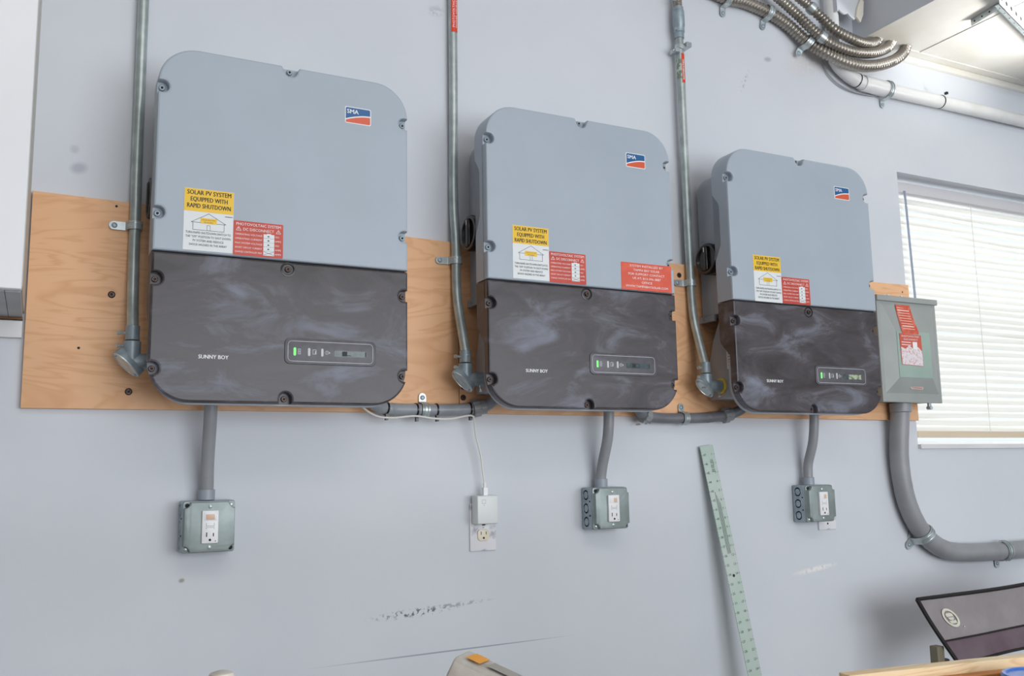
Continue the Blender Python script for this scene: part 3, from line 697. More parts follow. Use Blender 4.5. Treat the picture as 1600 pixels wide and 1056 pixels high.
def pipe_sticker(t, x, y, z0_, z1_, r_, a0, a1, rows):
    vs = []; fs = []; n = 8
    for z in (z0_, z1_):
        for i in range(n + 1):
            a = a0 + (a1 - a0) * i / n; vs.append((x + r_ * math.sin(a), y - r_ * math.cos(a), z))
    fs = [(i, i + 1, n + 2 + i, n + 1 + i) for i in range(n)]
    s_ = t.part('warning_sticker', MB().add(vs, fs), mat('orange_red_sticker', (222, 64, 38), .4), label='orange-red vertical sticker with white letters')
    am = (a0 + a1) / 2; b = MB()
    for (body, off, h, ln, zc) in rows:
        tb = MB().text(body, 0, 0, 0, h=h, width=ln, spin=PI / 2)
        vs2 = []
        for v in tb.v:
            a = am + (v.x + off) / r_; vs2.append((x + (r_ + .0003) * math.sin(a), y - (r_ + .0003) * math.cos(a), zc + v.z))
        b.add(vs2, tb.f)
    t.part('sticker_lettering', b, WHITE, under=s_, smooth=0)
pipe_sticker(t, .4620, .186, 2.275, 2.42, RC + .0006, -.75, 1.05, [('PHOTOVOLTAIC', -.0015, .0055, .075, 2.325), ('POWER SOURCE', .0060, .0045, .075, 2.325)])
t = Thing('metal_conduit', 'steel conduit between the middle and farthest inverters, with coupling and yellow gasket', 'conduit', (1.183, .173, 1.44), 'steel conduits')
t.part('pipe', MB().tube(smooth_path([(1.184, .172, 2.43), (1.184, .172, 2.2), (1.184, .172, 1.85), (1.184, .171, 1.72), (1.184, .170, 1.63), (1.184, .163, 1.56), (1.184, .140, 1.48), (1.182, .122, 1.43), (1.182, .118, 1.42)], .02), RC, 18), GALV)
strap(t, (1.184, .171, 1.666), (0, 0, 1), (-1, 0, 0), RC)
elbow(t, 1.181, .118, 1.394, 1.370, 1.4571 - .221, True)
b = MB(); b.lathe((1.184, .172, 2.500), (0, 0, -1), [(0, .012), (.001, .0155), (.012, .0155), (.014, .018), (.060, .018), (.062, .0165), (.080, .0165), (.082, .0145), (.098, .0145), (.099, .0118)], 20)
cp = t.part('compression_coupling', b, CAST)
t.part('set_screw', MB().cyl((1.172, .165, 2.516), (1.150, .158, 2.512), .003, n=8), ZINC, under=cp); t.part('set_screw', MB().cyl((1.170, .165, 2.425), (1.164, .160, 2.425), .004, n=8), ZINC, under=cp)
b = MB(); b.lathe((1.184, .172, 2.372), (.25, 0, 1), [(-.007, .0125), (-.0065, .016), (.0065, .016), (.007, .0125)], 18); b.box(1.158, 1.172, .155, .185, 2.352, 2.364); b.box(1.196, 1.214, .153, .19, 2.374, 2.388)
b.cyl((1.152, .165, 2.356), (1.216, .165, 2.384), .0032, n=8)
t.part('pipe_clamp', b, ZINC, bevel=.001)
n_ = 90; path = smooth_path([(1.184, .172, 2.498), (1.183, .172, 2.54), (1.186, .170, 2.62), (1.188, .165, 2.85), (1.188, .165, 3.19)], .0016)
t.part('flexible_end', MB().tube(path, 0, 12, rad=[.0125 + .0016 * math.sin(i * 1.35) for i in range(len(path))]), FLEXM)
pipe_sticker(t, 1.184, .172, 2.262, 2.352, RC + .0006, -.35, .95, [('PHOTOVOLTAIC', 0, .0055, .062, 2.302)])
t.part('old_label', MB().tube([(1.184, .1716, 2.335), (1.184, .1716, 2.275)], RC + .0003, 18), mat('dull_green_label', (120, 140, 120), .5, noise=(90, (190, 196, 190), .5, .56)))

# ------------------------------------------------------------ corrugated flexible conduits at the top
def flex(label, pts, r_, straps=(), tip=True):
    path = smooth_path(pts, .00165)
    t = Thing('flexible_conduit', label, 'conduit', pts[len(pts) // 2], 'flexible steel conduits')
    rad = [r_ - .0032 + .0042 * (0.5 + 0.5 * math.sin(2 * PI * i / 7.0)) ** .6 for i in range(len(path))]
    t.part('hose', MB().tube(path, 0, 14, rad=rad), FLEXM, smooth=25)
    for (q, side, ear) in straps:
        p = min(path, key=lambda v: (v - V3(q)).length); i = path.index(p); ax = (path[min(i + 3, len(path) - 1)] - path[max(i - 3, 0)]).normalized()
        if ear: strap(t, p, ax, side, r_ + .0012, .024, wd=.020)
        else:
            t.part('strap', MB().lathe(p - ax * .010, ax, [(0, r_ + .001), (.0005, r_ + .003), (.020, r_ + .003), (.0205, r_ + .001)], 18), ZINC)
    return t
flex('lowest of the three corrugated steel hoses, entering the ceiling farthest right', [(1.03, .178, 3.19), (1.035, .178, 2.95), (1.07, .178, 2.76), (1.14, .178, 2.645), (1.22, .178, 2.60), (1.30, .178, 2.588), (1.376, .178, 2.576), (1.452, .178, 2.578), (1.542, .178, 2.566), (1.618, .176, 2.541), (1.690, .165, 2.491), (1.748, .140, 2.451), (1.836, .128, 2.429), (1.930, .128, 2.440), (2.027, .132, 2.476), (2.093, .138, 2.519), (2.122, .143, 2.560)], .0185,
     [((1.542, .178, 2.566), (-.4, 0, -1), True), ((1.690, .165, 2.491), (-.6, 0, -1), True), ((1.376, .178, 2.576), (-.2, 0, -1), True)])
flex('middle of the three corrugated steel hoses, entering the ceiling between the others', [(1.34, .150, 3.19), (1.345, .150, 2.95), (1.385, .150, 2.78), (1.47, .150, 2.66), (1.530, .150, 2.622), (1.584, .150, 2.595), (1.637, .146, 2.561), (1.682, .134, 2.518), (1.741, .124, 2.482), (1.832, .120, 2.468), (1.931, .125, 2.484), (2.014, .135, 2.520), (2.056, .143, 2.560)], .0160,
     [((1.715, .128, 2.496), (0, 0, 1), False)])
flex('uppermost of the three corrugated steel hoses, entering the ceiling farthest left', [(1.47, .150, 3.19), (1.475, .150, 2.97), (1.51, .150, 2.80), (1.575, .150, 2.690), (1.627, .150, 2.640), (1.681, .146, 2.608), (1.720, .135, 2.572), (1.768, .122, 2.530), (1.845, .116, 2.508), (1.913, .125, 2.513), (1.968, .138, 2.534), (1.994, .146, 2.560)], .0160,
     [((1.695, .143, 2.596), (0, 0, 1), False)])

# white pipe
t = Thing('white_pipe', 'white plastic pipe running along the wall below the soffit', 'pipe', (2.3, .172, 2.4))
path = smooth_path([(1.808, .168, 2.70), (1.805, .168, 2.56), (1.800, .168, 2.50), (1.812, .170, 2.455), (1.850, .171, 2.425), (1.90, .172, 2.405), (1.96, .172, 2.396), (2.04, .172, 2.395), (2.4, .172, 2.398), (3.0, .172, 2.400), (4.78, .172, 2.40)], .03)
t.part('pipe', MB().tube(path, .0225, 20), PVCW)
b = MB(); b.lathe((1.930, .172, 2.399), (1, 0, -.02), [(0, .023), (.001, .0262), (.112, .0262), (.113, .023)], 22); t.part('coupling', b, PVCW)
b = MB(); b.lathe((1.905, .172, 2.404), (1, 0, -.12), [(0, .0225), (.0005, .0237), (.004, .0237), (.0045, .0225)], 22); t.part('cable_tie', b, BLACK)
b = MB(); b.lathe((2.305, .172, 2.398), (1, 0, 0), [(0, .0225), (.0005, .0240), (.004, .0240), (.0045, .0225)], 22); b.box(2.303, 2.311, .140, .150, 2.415, 2.423); t.part('cable_tie', b, BLACK)
strap(t, (2.045, .172, 2.395), (1, 0, 0), (0, 0, -1), .0255, .020)
t = Thing('loose_cable', 'thin grey cable sagging below the white pipe elbow', 'cable', (1.85, .19, 2.39))
t.part('cable', MB().tube(smooth_path([(1.775, .192, 2.455), (1.800, .192, 2.415), (1.845, .190, 2.385), (1.91, .190, 2.372), (1.99, .192, 2.374), (2.06, .193, 2.384), (2.14, .193, 2.392)], .01), .0028, 8), PVC)

# torn boxed cover round the pipe and the soffit corner
t = Thing('pipe_boxing', 'white boxed-in pipe cover with torn lower edge at top of wall', 'pipe cover', (1.86, .2, 2.61))
zz = [2.612, 2.604, 2.600, 2.606, 2.596, 2.590, 2.600, 2.618, 2.622]
xs_ = [1.801 + .109 * i / 8 for i in range(9)]
t.part('front_board', MB().slab([(x, z_) for x, z_ in zip(xs_, zz)] + [(1.91, 3.2), (1.801, 3.2)], .132, .137, 0), WALL)
t.part('side_board', MB().box(1.796, 1.801, .132, .2, 2.606, 3.2), WALL)
t.part('torn_paper', MB().slab([(1.872, 2.600), (1.89, 2.582), (1.905, 2.612), (1.912, 2.66), (1.90, 2.67), (1.880, 2.63)], .124, .131, .001), mat('torn_paper', (226, 220, 206), .8))

# perforated steel brace on the soffit
def perforated(name, label, a, c, d1, d2, w1, w2, n):
    a = V3(a); c = V3(c); ax = (c - a).normalized(); d1 = V3(d1); d1 = (d1 - ax * d1.dot(ax)).normalized(); d2 = V3(d2); d2 = (d2 - ax * d2.dot(ax)).normalized()
    t = Thing(name, label, 'bracket', a, 'perforated steel angles'); th = .002
    for dd, oo, ww in ((d1, d2, w1), (d2, d1, w2)):
        ln = (c - a).length
        vs = [a + ax * s * ln + dd * q * ww + oo * k * th for s in (0, 1) for q in (0, 1) for k in (0, 1)]
        fl = t.part('flange', MB().add(vs, [(0, 1, 3, 2), (4, 6, 7, 5), (0, 4, 5, 1), (2, 3, 7, 6), (0, 2, 6, 4), (1, 5, 7, 3)]), ZINC)
        b = MB()
        for i in range(n):
            p = a + ax * ln * (i + .5) / n + dd * ww * .55
            b.cyl(p - oo * .0004, p + oo * (th + .0004), ww * .14, n=10)
        t.part('punched_holes', b, GAP, under=fl)
    return t
perforated('steel_angle', 'short perforated steel angle fixed to the soffit at upper right', (2.148, -.084, 2.551), (2.126, -.205, 2.551), (0, 0, -1), (1, 0, 0), .022, .022, 4)
perforated('steel_angle', 'longer perforated steel angle brace cut off by the photo corner', (2.050, -.2515, 2.500), (3.10, .10, 2.500), (0, 0, 1), (-.3, 1, 0), .051, .014, 24)

# ------------------------------------------------------------ grey flexible jackets under the inverters
def jacket(label, pts, m, nuts, straps, ties, ribs):
    t = Thing('grey_conduit', label, 'conduit', pts[3], 'grey conduits under the inverters'); r_ = .0142
    path = smooth_path(pts, .003); rad = []
    for p in path:
        rb = any(a < p.x < c for a, c in ribs); rad.append(r_ + (.0007 * math.sin(2 * PI * p.x / .0065 * 1.0) if rb else 0))
    t.part('hose', MB().tube(path, 0, 16, rad=rad), m)
    for (q, l_) in nuts:
        p = min(path, key=lambda v: (v - V3(q)).length); i = path.index(p); ax = (path[min(i + 2, len(path) - 1)] - path[max(i - 2, 0)]).normalized()
        b = MB(); b.lathe(p - ax * l_ / 2, ax, [(0, r_ + .0005), (.001, .0205), (l_ * .55, .0205), (l_ * .6, .0185), (l_, .0185), (l_ + .001, .0150)], 12)
        for k in range(12):
            a = ax.orthogonal().normalized(); a.rotate(Matrix.Rotation(2 * PI * k / 12, 3, ax)); b.cyl(p - ax * l_ * .48 + a * .0200, p + ax * l_ * .04 + a * .0200, .0022, n=6)
        t.part('compression_nut', b, PVC)
    for q in straps: strap(t, q, (1, 0, 0), (0, 0, 1), r_, .018)
    for x in ties:
        p = min(path, key=lambda v: abs(v.x - x)); i = path.index(p); ax = (path[i + 1] - path[i - 1]).normalized()
        b = MB(); b.lathe(p - ax * .002, ax, [(0, r_), (.0003, r_ + .002), (.0037, r_ + .002), (.004, r_)], 20); b.box(p.x - .003, p.x + .003, p.y - .010, p.y, p.z - r_ - .014, p.z - r_ + .001)
        t.part('cable_tie', b, BLACK)
    return t
jacket('light grey hose under the plywood linking the nearest and middle inverters, with black ties', [(.215, .12, 1.345), (.228, .135, 1.312), (.270, .160, 1.297), (.36, .170, 1.295), (.45, .170, 1.297), (.515, .168, 1.302), (.545, .158, 1.315), (.565, .145, 1.345)], LFNC,
       [((.517, .168, 1.302), .034)], [(.372, .170, 1.295)], (.272, .352, .405, .492), [(.23, .36)])
jacket('dark grey ribbed hose under the plywood linking the middle and farthest inverters', [(.945, .12, 1.345), (.965, .135, 1.310), (1.000, .160, 1.290), (1.06, .170, 1.283), (1.14, .170, 1.283), (1.24, .170, 1.287), (1.31, .165, 1.298), (1.345, .150, 1.320), (1.355, .14, 1.345)], LFNCD,
       [((1.005, .16, 1.289), .024), ((1.290, .168, 1.293), .030)], [(1.14, .170, 1.283)], (), [(1.16, 1.24), (.95, 1.0)])

# ------------------------------------------------------------ risers and outlet boxes
def riser(label, pts, r_=.0138):
    t = Thing('riser_conduit', label, 'conduit', pts[-1], 'grey risers above the outlet boxes'); path = smooth_path(pts, .008)
    t.part('hose', MB().tube(path, r_, 18), PVC)
    p = V3(pts[-1]); b = MB(); b.lathe(p + V3((0, 0, -.002)), (0, 0, 1), [(0, .0150), (.001, .0172), (.022, .0172), (.023, .0140)], 20); t.part('hub_fitting', b, mat('bluish_fitting', (150, 158, 168), .4))
riser('straight grey riser below the nearest inverter', [(-.128, .120, 1.335), (-.127, .130, 1.27), (-.126, .155, 1.18), (-.124, .168, 1.12), (-.124, .170, 1.0985)])
riser('curved grey riser below the middle inverter', [(.868, .128, 1.335), (.868, .129, 1.28), (.868, .138, 1.225), (.867, .162, 1.165), (.866, .172, 1.13), (.866, .173, 1.1025)])
riser('curved grey riser below the farthest inverter, the shortest-looking of the three', [(1.586, .132, 1.335), (1.586, .134, 1.28), (1.586, .145, 1.215), (1.586, .168, 1.155), (1.586, .172, 1.12), (1.586, .172, 1.0930)])
def outlet_box(cx, cz, label):
    h = .0535; T = Matrix.Translation((cx, 0, cz)); t = Thing('outlet_box', label, 'outlet', (cx, WY, cz - h), 'steel outlet boxes')
    t.part('box_body', MB().box(-h, h, .149, WY, -h, h, T), BOXL, bevel=.004, cache='ob_body')
    for k in range(3): 
        z = (-.034, 0, .034)[k]; b = MB(); b.lathe((-h + .0002, .176, z), (-1, 0, 0), [(0, .0150), (.0012, .0145), (.0012, .0130), (.0002, .0125), (.0002, .0095), (.0010, .0092), (.0010, .001)], 22, T)
        t.part('knockout', b, BOXL, cache='ob_ko%d' % k)
    for z in (-.018, .018): t.part('side_screw', MB().cyl((-h, .158, z), (-h - .0012, .158, z), .0022, n=8, M=T), SLOT, cache='ob_ss%d' % int(z * 1000))
    # raised cover with scalloped corners
    c = .0125; o = []
    for sx, sz, a in ((-1, -1, .5 * PI), (1, -1, PI), (1, 1, 1.5 * PI), (-1, 1, 0)):
        px, pz = sx * (h - .001), sz * (h - .001)
        o += [(px + c * math.cos(a - .5 * PI * k / 6), pz + c * math.sin(a - .5 * PI * k / 6)) for k in range(7)]
    t.part('flange', MB().slab(rrect(-h + .001, h - .001, -h + .001, h - .001, .005, 4), .1445, .1492, .0008, T), BOXM, cache='ob_fl')
    cv = t.part('raised_cover', MB().slab(inset(o, .0015), .1330, .1446, .003, T), BOXM, cache='ob_cv')
    for sx in (-1, 1):
        for sz in (-1, 1):
            b = MB(); b.lathe((sx * (h - .009), .1446, sz * (h - .009)), (0, -1, 0), [(0, .0045), (.0015, .0045), (.0025, .003)], 12, T)
            t.part('corner_screw', b, ZINC if (sx, sz) in ((-1, -1), (1, 1)) else SLOT, cache='ob_cs%d%d' % (sx, sz))
    for sz in (-1, 1): t.part('cover_screw', MB().lathe((0, .1331, sz * .0415), (0, -1, 0), [(0, .0042), (.0012, .0040), (.0022, .002)], 12, T), ZINC, cache='ob_c%d' % sz)
    rc = t.part('receptacle', MB().slab(rrect(-.0165, .0165, -.0335, .0335, .0015, 3), .1270, .134, .001, T), DEV, cache='ob_rc')
    t.part('rocker_frame', MB().slab(rrect(-.0125, .0125, .0130, .0285, .001, 2), .1262, .1275, .0006, T), DEV, under=rc, cache='ob_rf')
    t.part('indicator_lens', MB().slab(rrect(-.0085 if cx < 0 else 0.0, .0085, .0150, .0260, .0006, 2), .1252, .1264, .0003, T), PEACH, under=rc, cache='ob_il%d' % (cx < 0))
    b = MB(); b.strip([(-.008, .008), (-.008, .002), (.008, .002), (.008, .008)], .0007, .1267, False, T); b.strip([(-.008, -.001), (.008, -.001)], .0007, .1267, False, T); b.strip([(-.008, -.001), (-.008, -.0045)], .0006, .1267, False, T); b.strip([(.008, -.001), (.008, -.0045)], .0006, .1267, False, T)
    t.part('test_buttons', b, mat('grey_line', (140, 140, 146), .6), under=rc, cache='ob_tb')
    b = MB(); b.flat([(-.0078, -.020), (-.0058, -.020), (-.0058, -.011), (-.0078, -.011)], .1266, T); b.flat([(.0058, -.0195), (.0078, -.0195), (.0078, -.0125), (.0058, -.0125)], .1266, T)
    b.flat(circle(0, -.0265, .0026, 12), .1266, T); b.flat(circle(.011, -.0290, .0011, 8), .1266, T)
    t.part('socket_slots', b, SLOT, under=rc, cache='ob_sl')
outlet_box(-.1215, 1.0425, 'large-looking steel outlet box under the nearest inverter, seen almost straight on')
outlet_box(.8745, 1.0480, 'steel outlet box under the middle inverter with side knockouts showing')
outlet_box(1.5985, 1.0380, 'small-looking steel outlet box under the farthest inverter, overlapping a marble plate')
def wall_plate(cx, z0_, z1_, label, duplex):
    t = Thing('wall_plate', label, 'wall plate', (cx, WY, z0_)); x0, x1 = cx - .035, cx + .035
    pl = t.part('plate', MB().slab(rrect(x0, x1, z0_, z1_, .002, 3), .1945, WY, .0015), MARBLE)
    zc = (z0_ + z1_) / 2
    t.part('plate_screw', MB().lathe((cx, .1946, zc if duplex else z0_ + .018), (0, -1, 0), [(0, .003), (.001, .0028), (.0016, .001)], 10), SLOT if not duplex else ZINC)
    if duplex:
        for s_ in (-1, 1):
            z = zc + s_ * .0195; o = [(cx + max(-.0155, min(.0155, .0175 * math.cos(a))), z + max(-.0140, min(.0140, .0172 * math.sin(a)))) for a in [2 * PI * i / 24 for i in range(24)]]
            rc = t.part('socket', MB().slab(o, .1915, .1950, .0006), IVORY)
            b = MB(); b.flat([(cx - .0078, z + .0005), (cx - .0060, z + .0005), (cx - .0060, z + .0085), (cx - .0078, z + .0085)], .1913); b.flat([(cx + .0058, z + .0010), (cx + .0076, z + .0010), (cx + .0076, z + .0078), (cx + .0058, z + .0078)], .1913); b.flat(circle(cx, z - .0070, .0027, 10), .1913)
            t.part('socket_slots', b, SLOT, under=rc)
wall_plate(.5355, .955, 1.070, 'marble-patterned outlet plate with a white adapter plugged in', True)
wall_plate(1.6745, .957, 1.072, 'marble-patterned plate half hidden behind the farthest outlet box', False)
t = Thing('power_adapter', 'square white plug-in network adapter on the marble outlet plate', 'adapter', (.533, .19, 1.02))
t.part('housing', MB().box(.504, .560, .158, .1905, 1.021, 1.089, c=.003), mat('adapter_white', (222, 226, 226), .35), bevel=.0012)
b = MB(); b.strip(rrect(.516, .526, 1.070, 1.079, .002, 3), .0006, .1577, True); b.flat(circle(.5215, 1.066, .001, 8), .1577); t.part('indicator_marks', b, mat('grey_line', (140, 140, 146), .6))
t.part('prongs', MB().box(.522, .529, .168, .172, 1.0175, 1.0215), SLOT)
t = Thing('network_cable', 'thin white cable from under the plywood down to the plug-in adapter', 'cable', (.53, .17, 1.09))
cpts = [(.195, .150, 1.318), (.215, .150, 1.296), (.245, .148, 1.278), (.285, .148, 1.274), (.34, .149, 1.279), (.385, .150, 1.274), (.43, .149, 1.273), (.485, .151, 1.282), (.498, .158, 1.272), (.506, .167, 1.235), (.521, .172, 1.185), (.527, .174, 1.145), (.531, .174, 1.120)]
t.part('cord', MB().tube(smooth_path(cpts, .01), .0023, 8), CABLE)
b = MB(); b.lathe((.5315, .174, 1.121), (0, 0, -1), [(0, .003), (.004, .0042), (.014, .0042), (.0145, .0030)], 10); b.box(.5255, .5375, .168, .180, 1.0885, 1.108); t.part('plug', b, DEV, bevel=.001)

# ------------------------------------------------------------ disconnect enclosure, big grey conduit
X0, X1, Z0_, Z1_ = 1.842, 2.105, 1.336, 1.664
t = Thing('disconnect_enclosure', 'grey metal disconnect enclosure with red stickers between farthest inverter and window', 'electrical box', (1.97, PY, Z0_))
t.part('enclosure_body', MB().box(X0 + .004, X1 - .004, .108, PY, Z0_ + .004, Z1_ - .004), DISC)
b = MB(); b.box(X0, X1, .102, .112, Z0_, Z1_ - .010, c=.002)
levels = [((X0 + .014, X1 - .014, Z0_ + .028, Z1_ - .020), .102), ((X0 + .020, X1 - .020, Z0_ + .034, Z1_ - .028), .099), ((X0 + .056, X1 - .058, Z0_ + .074, Z1_ - .108), .084)]
vs = []; fs = []
for (q, y) in levels: vs += [(q[0], y, q[2]), (q[1], y, q[2]), (q[1], y, q[3]), (q[0], y, q[3])]
for j in range(2):
    for i in range(4): fs.append((j * 4 + i, (j + 1) * 4 + i, (j + 1) * 4 + (i + 1) % 4, j * 4 + (i + 1) % 4))
fs.append((8, 9, 10, 11)); b.add(vs, fs)
cv = t.part('door', b, DISC, smooth=20)
q = levels[2][0]; t.part('door_centre', MB().slab(rrect(q[0] + .001, q[1] - .001, q[2] + .001, q[3] - .001, .002, 2), .0826, .0842, .0006), DISCI, under=cv, label='pale green centre panel')
b = MB(); b.box(X0 - .004, X1 + .004, .094, PY, Z1_ - .014, Z1_ + .004, c=.003); t.part('rain_hood', b, DISC)
for x in (X0 + .05, X0 + .11): t.part('hood_screw', MB().lathe((x, .10, Z1_ + .004), (0, 0, 1), [(0, .005), (.003, .004), (.004, .002)], 10), WHITE)
b = MB(); b.box(2.045, 2.056, .104, .112, Z0_ - .020, Z0_ + .002); b.cyl((2.0505, .100, Z0_ - .015), (2.0505, .116, Z0_ - .015), .006, n=12); t.part('latch', b, ZINC, bevel=.001)
pl = t.part('maker_plate', MB().slab(rrect(1.955, 2.012, Z0_ + .040, Z0_ + .058, .004, 3), .0935, .099, .001), mat('plate_silver', (190, 182, 178), .4)); pl['label'] = 'small silver nameplate with red print'
b = MB(); b.strip([(1.961, Z0_ + .053), (2.006, Z0_ + .053)], .0022, .0933); b.strip([(1.968, Z0_ + .045), (2.006, Z0_ + .045)], .0022, .0933); b.strip(circle(1.963, Z0_ + .047, .003, 8), .001, .0933, True); t.part('plate_print', b, RED, under=pl)
ST = Matrix.Translation((0, 0, 0))
rows = [(1.641, 1.918, 1.982), (1.620, 1.918, 1.984), (1.602, 1.919, 1.986), (1.583, 1.920, 1.990), (1.566, 1.921, 1.994), (1.556, 1.922, 1.996), (1.548, 1.922, 1.996)]
def yc(z): return .0990 - .0150 * min(1, max(0, (1.636 - z) / .080)) - .0022
vs = [(x, yc(z) + k * .0010, z) for k in (0, 1) for z, xa, xb in rows for x in (xa, xb)]; n = len(rows); q2 = 2 * n
fs = [(2 * i, 2 * i + 1, 2 * i + 3, 2 * i + 2) for i in range(n - 1)] + [(q2 + 2 * i, q2 + 2 * i + 2, q2 + 2 * i + 3, q2 + 2 * i + 1) for i in range(n - 1)]
fs += [(2 * i, 2 * i + 2, q2 + 2 * i + 2, q2 + 2 * i) for i in range(n - 1)] + [(2 * i + 1, q2 + 2 * i + 1, q2 + 2 * i + 3, 2 * i + 3) for i in range(n - 1)] + [(0, q2, q2 + 1, 1), (q2 - 2, q2 - 1, 2 * q2 - 1, 2 * q2 - 2)]
s1 = t.part('warning_sticker', MB().add(vs, fs), mat('worn_red_sticker', (206, 84, 58), .45, noise=(50, (224, 130, 112), .5, .7)), label='wavy worn red sticker, upper')
b = MB()
for i in range(9):
    z = 1.632 - i * .0085; dx = .0195 if z > 1.606 else .0195 + (1.606 - z) * .16; hh = .0017 if i in (1, 7) else .0009; y_ = yc(z) - .0006
    b.add([(1.903 + dx, y_ + hh * .18, z + hh), (1.903 + dx, y_ - hh * .18, z - hh), (1.955 + dx, y_ - hh * .18, z - hh - .001), (1.955 + dx, y_ + hh * .18, z + hh - .001)], [(0, 1, 2, 3)])
t.part('sticker_print', b, mat('pale_print', (236, 214, 206), .5), under=s1, smooth=0)
s2 = t.part('warning_sticker', MB().slab([(1.909, 1.548), (2.004, 1.545), (2.006, 1.448), (1.911, 1.451)], .0812, .0826, 0), mat('faded_sticker', (206, 92, 74), .4), label='faded sticker, red above and white below')
b = MB()
t.part('faded_area', MB().flat([(1.912, 1.452), (2.005, 1.449), (2.004, 1.494), (1.988, 1.508), (1.968, 1.499), (1.948, 1.512), (1.932, 1.500), (1.912, 1.506)], .0810), mat('faded_white', (228, 222, 228), .3, noise=(190, (212, 150, 140), .5, .68)), under=s2)
b.text('PHOTOVOLTAIC', 1.9565, 1.537, .0808, h=.0055, width=.078); b.text('DISCONNECT', 1.957, 1.5275, .0808, h=.0050, width=.062)
for i in range(2): b.strip([(1.916, 1.521 - i * .008), (1.956, 1.5205 - i * .008)], .0022, .0808)
b.flat([(1.964, 1.523), (1.984, 1.523), (1.984, 1.500), (1.964, 1.500)], .0808)
t.part('sticker_print', b, WHITE, under=s2)

t = Thing('large_grey_conduit', 'thick grey plastic conduit sweeping from the grey enclosure toward the right wall end', 'conduit', (1.965, .168, 1.336))
gp = [(1.970, .150, 1.336), (1.968, .158, 1.26), (1.966, .166, 1.18), (1.972, .168, 1.10), (1.990, .169, 1.025), (2.028, .169, .955), (2.085, .169, .903), (2.150, .169, .874), (2.24, .169, .862), (2.40, .169, .857), (2.8, .169, .855), (3.6, .169, .852), (4.6, .169, .85)]
t.part('pipe', MB().tube(smooth_path(gp, .03), .0290, 24), PVC)
t.part('hub_fitting', MB().lathe((1.970, .150, 1.338), (0, 0, -1), [(0, .0300), (.001, .0335), (.028, .0335), (.030, .0292)], 24), PVC)
strap(t, (2.052, .169, .928), (.66, 0, -.75), (-.7, 0, -.5), .0290, .022, wd=.026)
strap(t, (2.425, .169, .857), (1, 0, 0), (0, 0, -1), .0290, .016, wd=.024)

# ------------------------------------------------------------ aluminium ruler
t = Thing('aluminium_ruler', 'long aluminium yardstick leaning upright against the wall', 'ruler', (1.37, .06, 0))
a = V3((1.3760, .060, .004)); top = V3((1.2270, .188, 1.208)); ax = (top - a).normalized(); sd = V3((1, 0, 0)); sd = (sd - ax * sd.dot(ax)).normalized(); nr = ax.cross(sd); nr = -nr if nr.y > 0 else nr
Lr = (top - a).length; hw = .0228
RM = Matrix(((sd.x, -nr.x, ax.x, a.x), (sd.y, -nr.y, ax.y, a.y), (sd.z, -nr.z, ax.z, a.z), (0, 0, 0, 1)))   # local x across, -y towards viewer, z along
t.part('blade', MB().box(-hw, hw, 0, .0018, 0, Lr, RM), ALU)
b = MB(); num = 1
for k in range(1, 48):
    z = Lr * k / 48
    for s_, h in ((-1, .008), (1, .008)):
        b.strip([(s_ * hw, z), (s_ * (hw - .0045), z)], .0008, -.0003, False, RM)
        b.text(str(k if s_ < 0 else 48 - k), s_ * (hw - .0105), z - .003, -.0003, h=.0065, width=None, spin=-PI / 2 * 0, M=RM)
for k in range(48 * 4):
    z = Lr * (k + .5) / 192
    for s_ in (-1, 1): b.strip([(s_ * hw, z), (s_ * (hw - .0022), z)], .0004, -.0003, False, RM)
t.part('ruler_marks', b, INK, smooth=0)
b = MB(); b.flat(circle(0, Lr * .705, .0042, 14), -.0004, RM)
for i in range(9): b.strip([(.002, Lr - .040 - i * .0042), (.012, Lr - .040 - i * .0042)], .0018 if i % 3 else .0009, -.0004, False, RM)
for i in range(4): b.strip([(-.004 + i * .0035, Lr - .30), (-.004 + i * .0035, Lr - .13 - i * .01)], .0010, -.0004, False, RM)
t.part('hanging_hole_and_print', b, INK, smooth=0)

# ------------------------------------------------------------ white cabinet at the left, wall cleat
CX = -.487; CB = 1.469; CF = -.12
t = Thing('wall_cabinet', 'tall white cabinet hanging on the wall at the left edge', 'cabinet', (-.9, WY, CB))
t.part('carcass', MB().box(-1.35, CX, CF + .022, WY, CB + .012, 3.0), CABG, bevel=.001)
t.part('door', MB().box(-1.35, CX - .001, CF, CF + .020, CB + .004, 3.0), CABW, bevel=.002)
t.part('bottom_board', MB().box(-1.35, -.515, CF + .022, WY - .002, CB + .002, CB + .0118), CABB)
t.part('bottom_board', MB().box(-.514, CX - .003, CF + .022, WY - .002, CB + .002, CB + .0118), CABB)
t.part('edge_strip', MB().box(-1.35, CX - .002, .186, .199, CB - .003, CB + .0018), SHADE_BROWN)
single('wall_cleat', MB().box(-1.35 + .9, CX + .9 - .003, -.018, 0, -.035, -.0035) if False else MB().box(-1.35, CX - .002, .184, WY, CB - .040, CB - .006), PAINT, 'painted wall cleat strip just under the white cabinet', 'wall cleat', (0, 0, 0), bevel=.001)

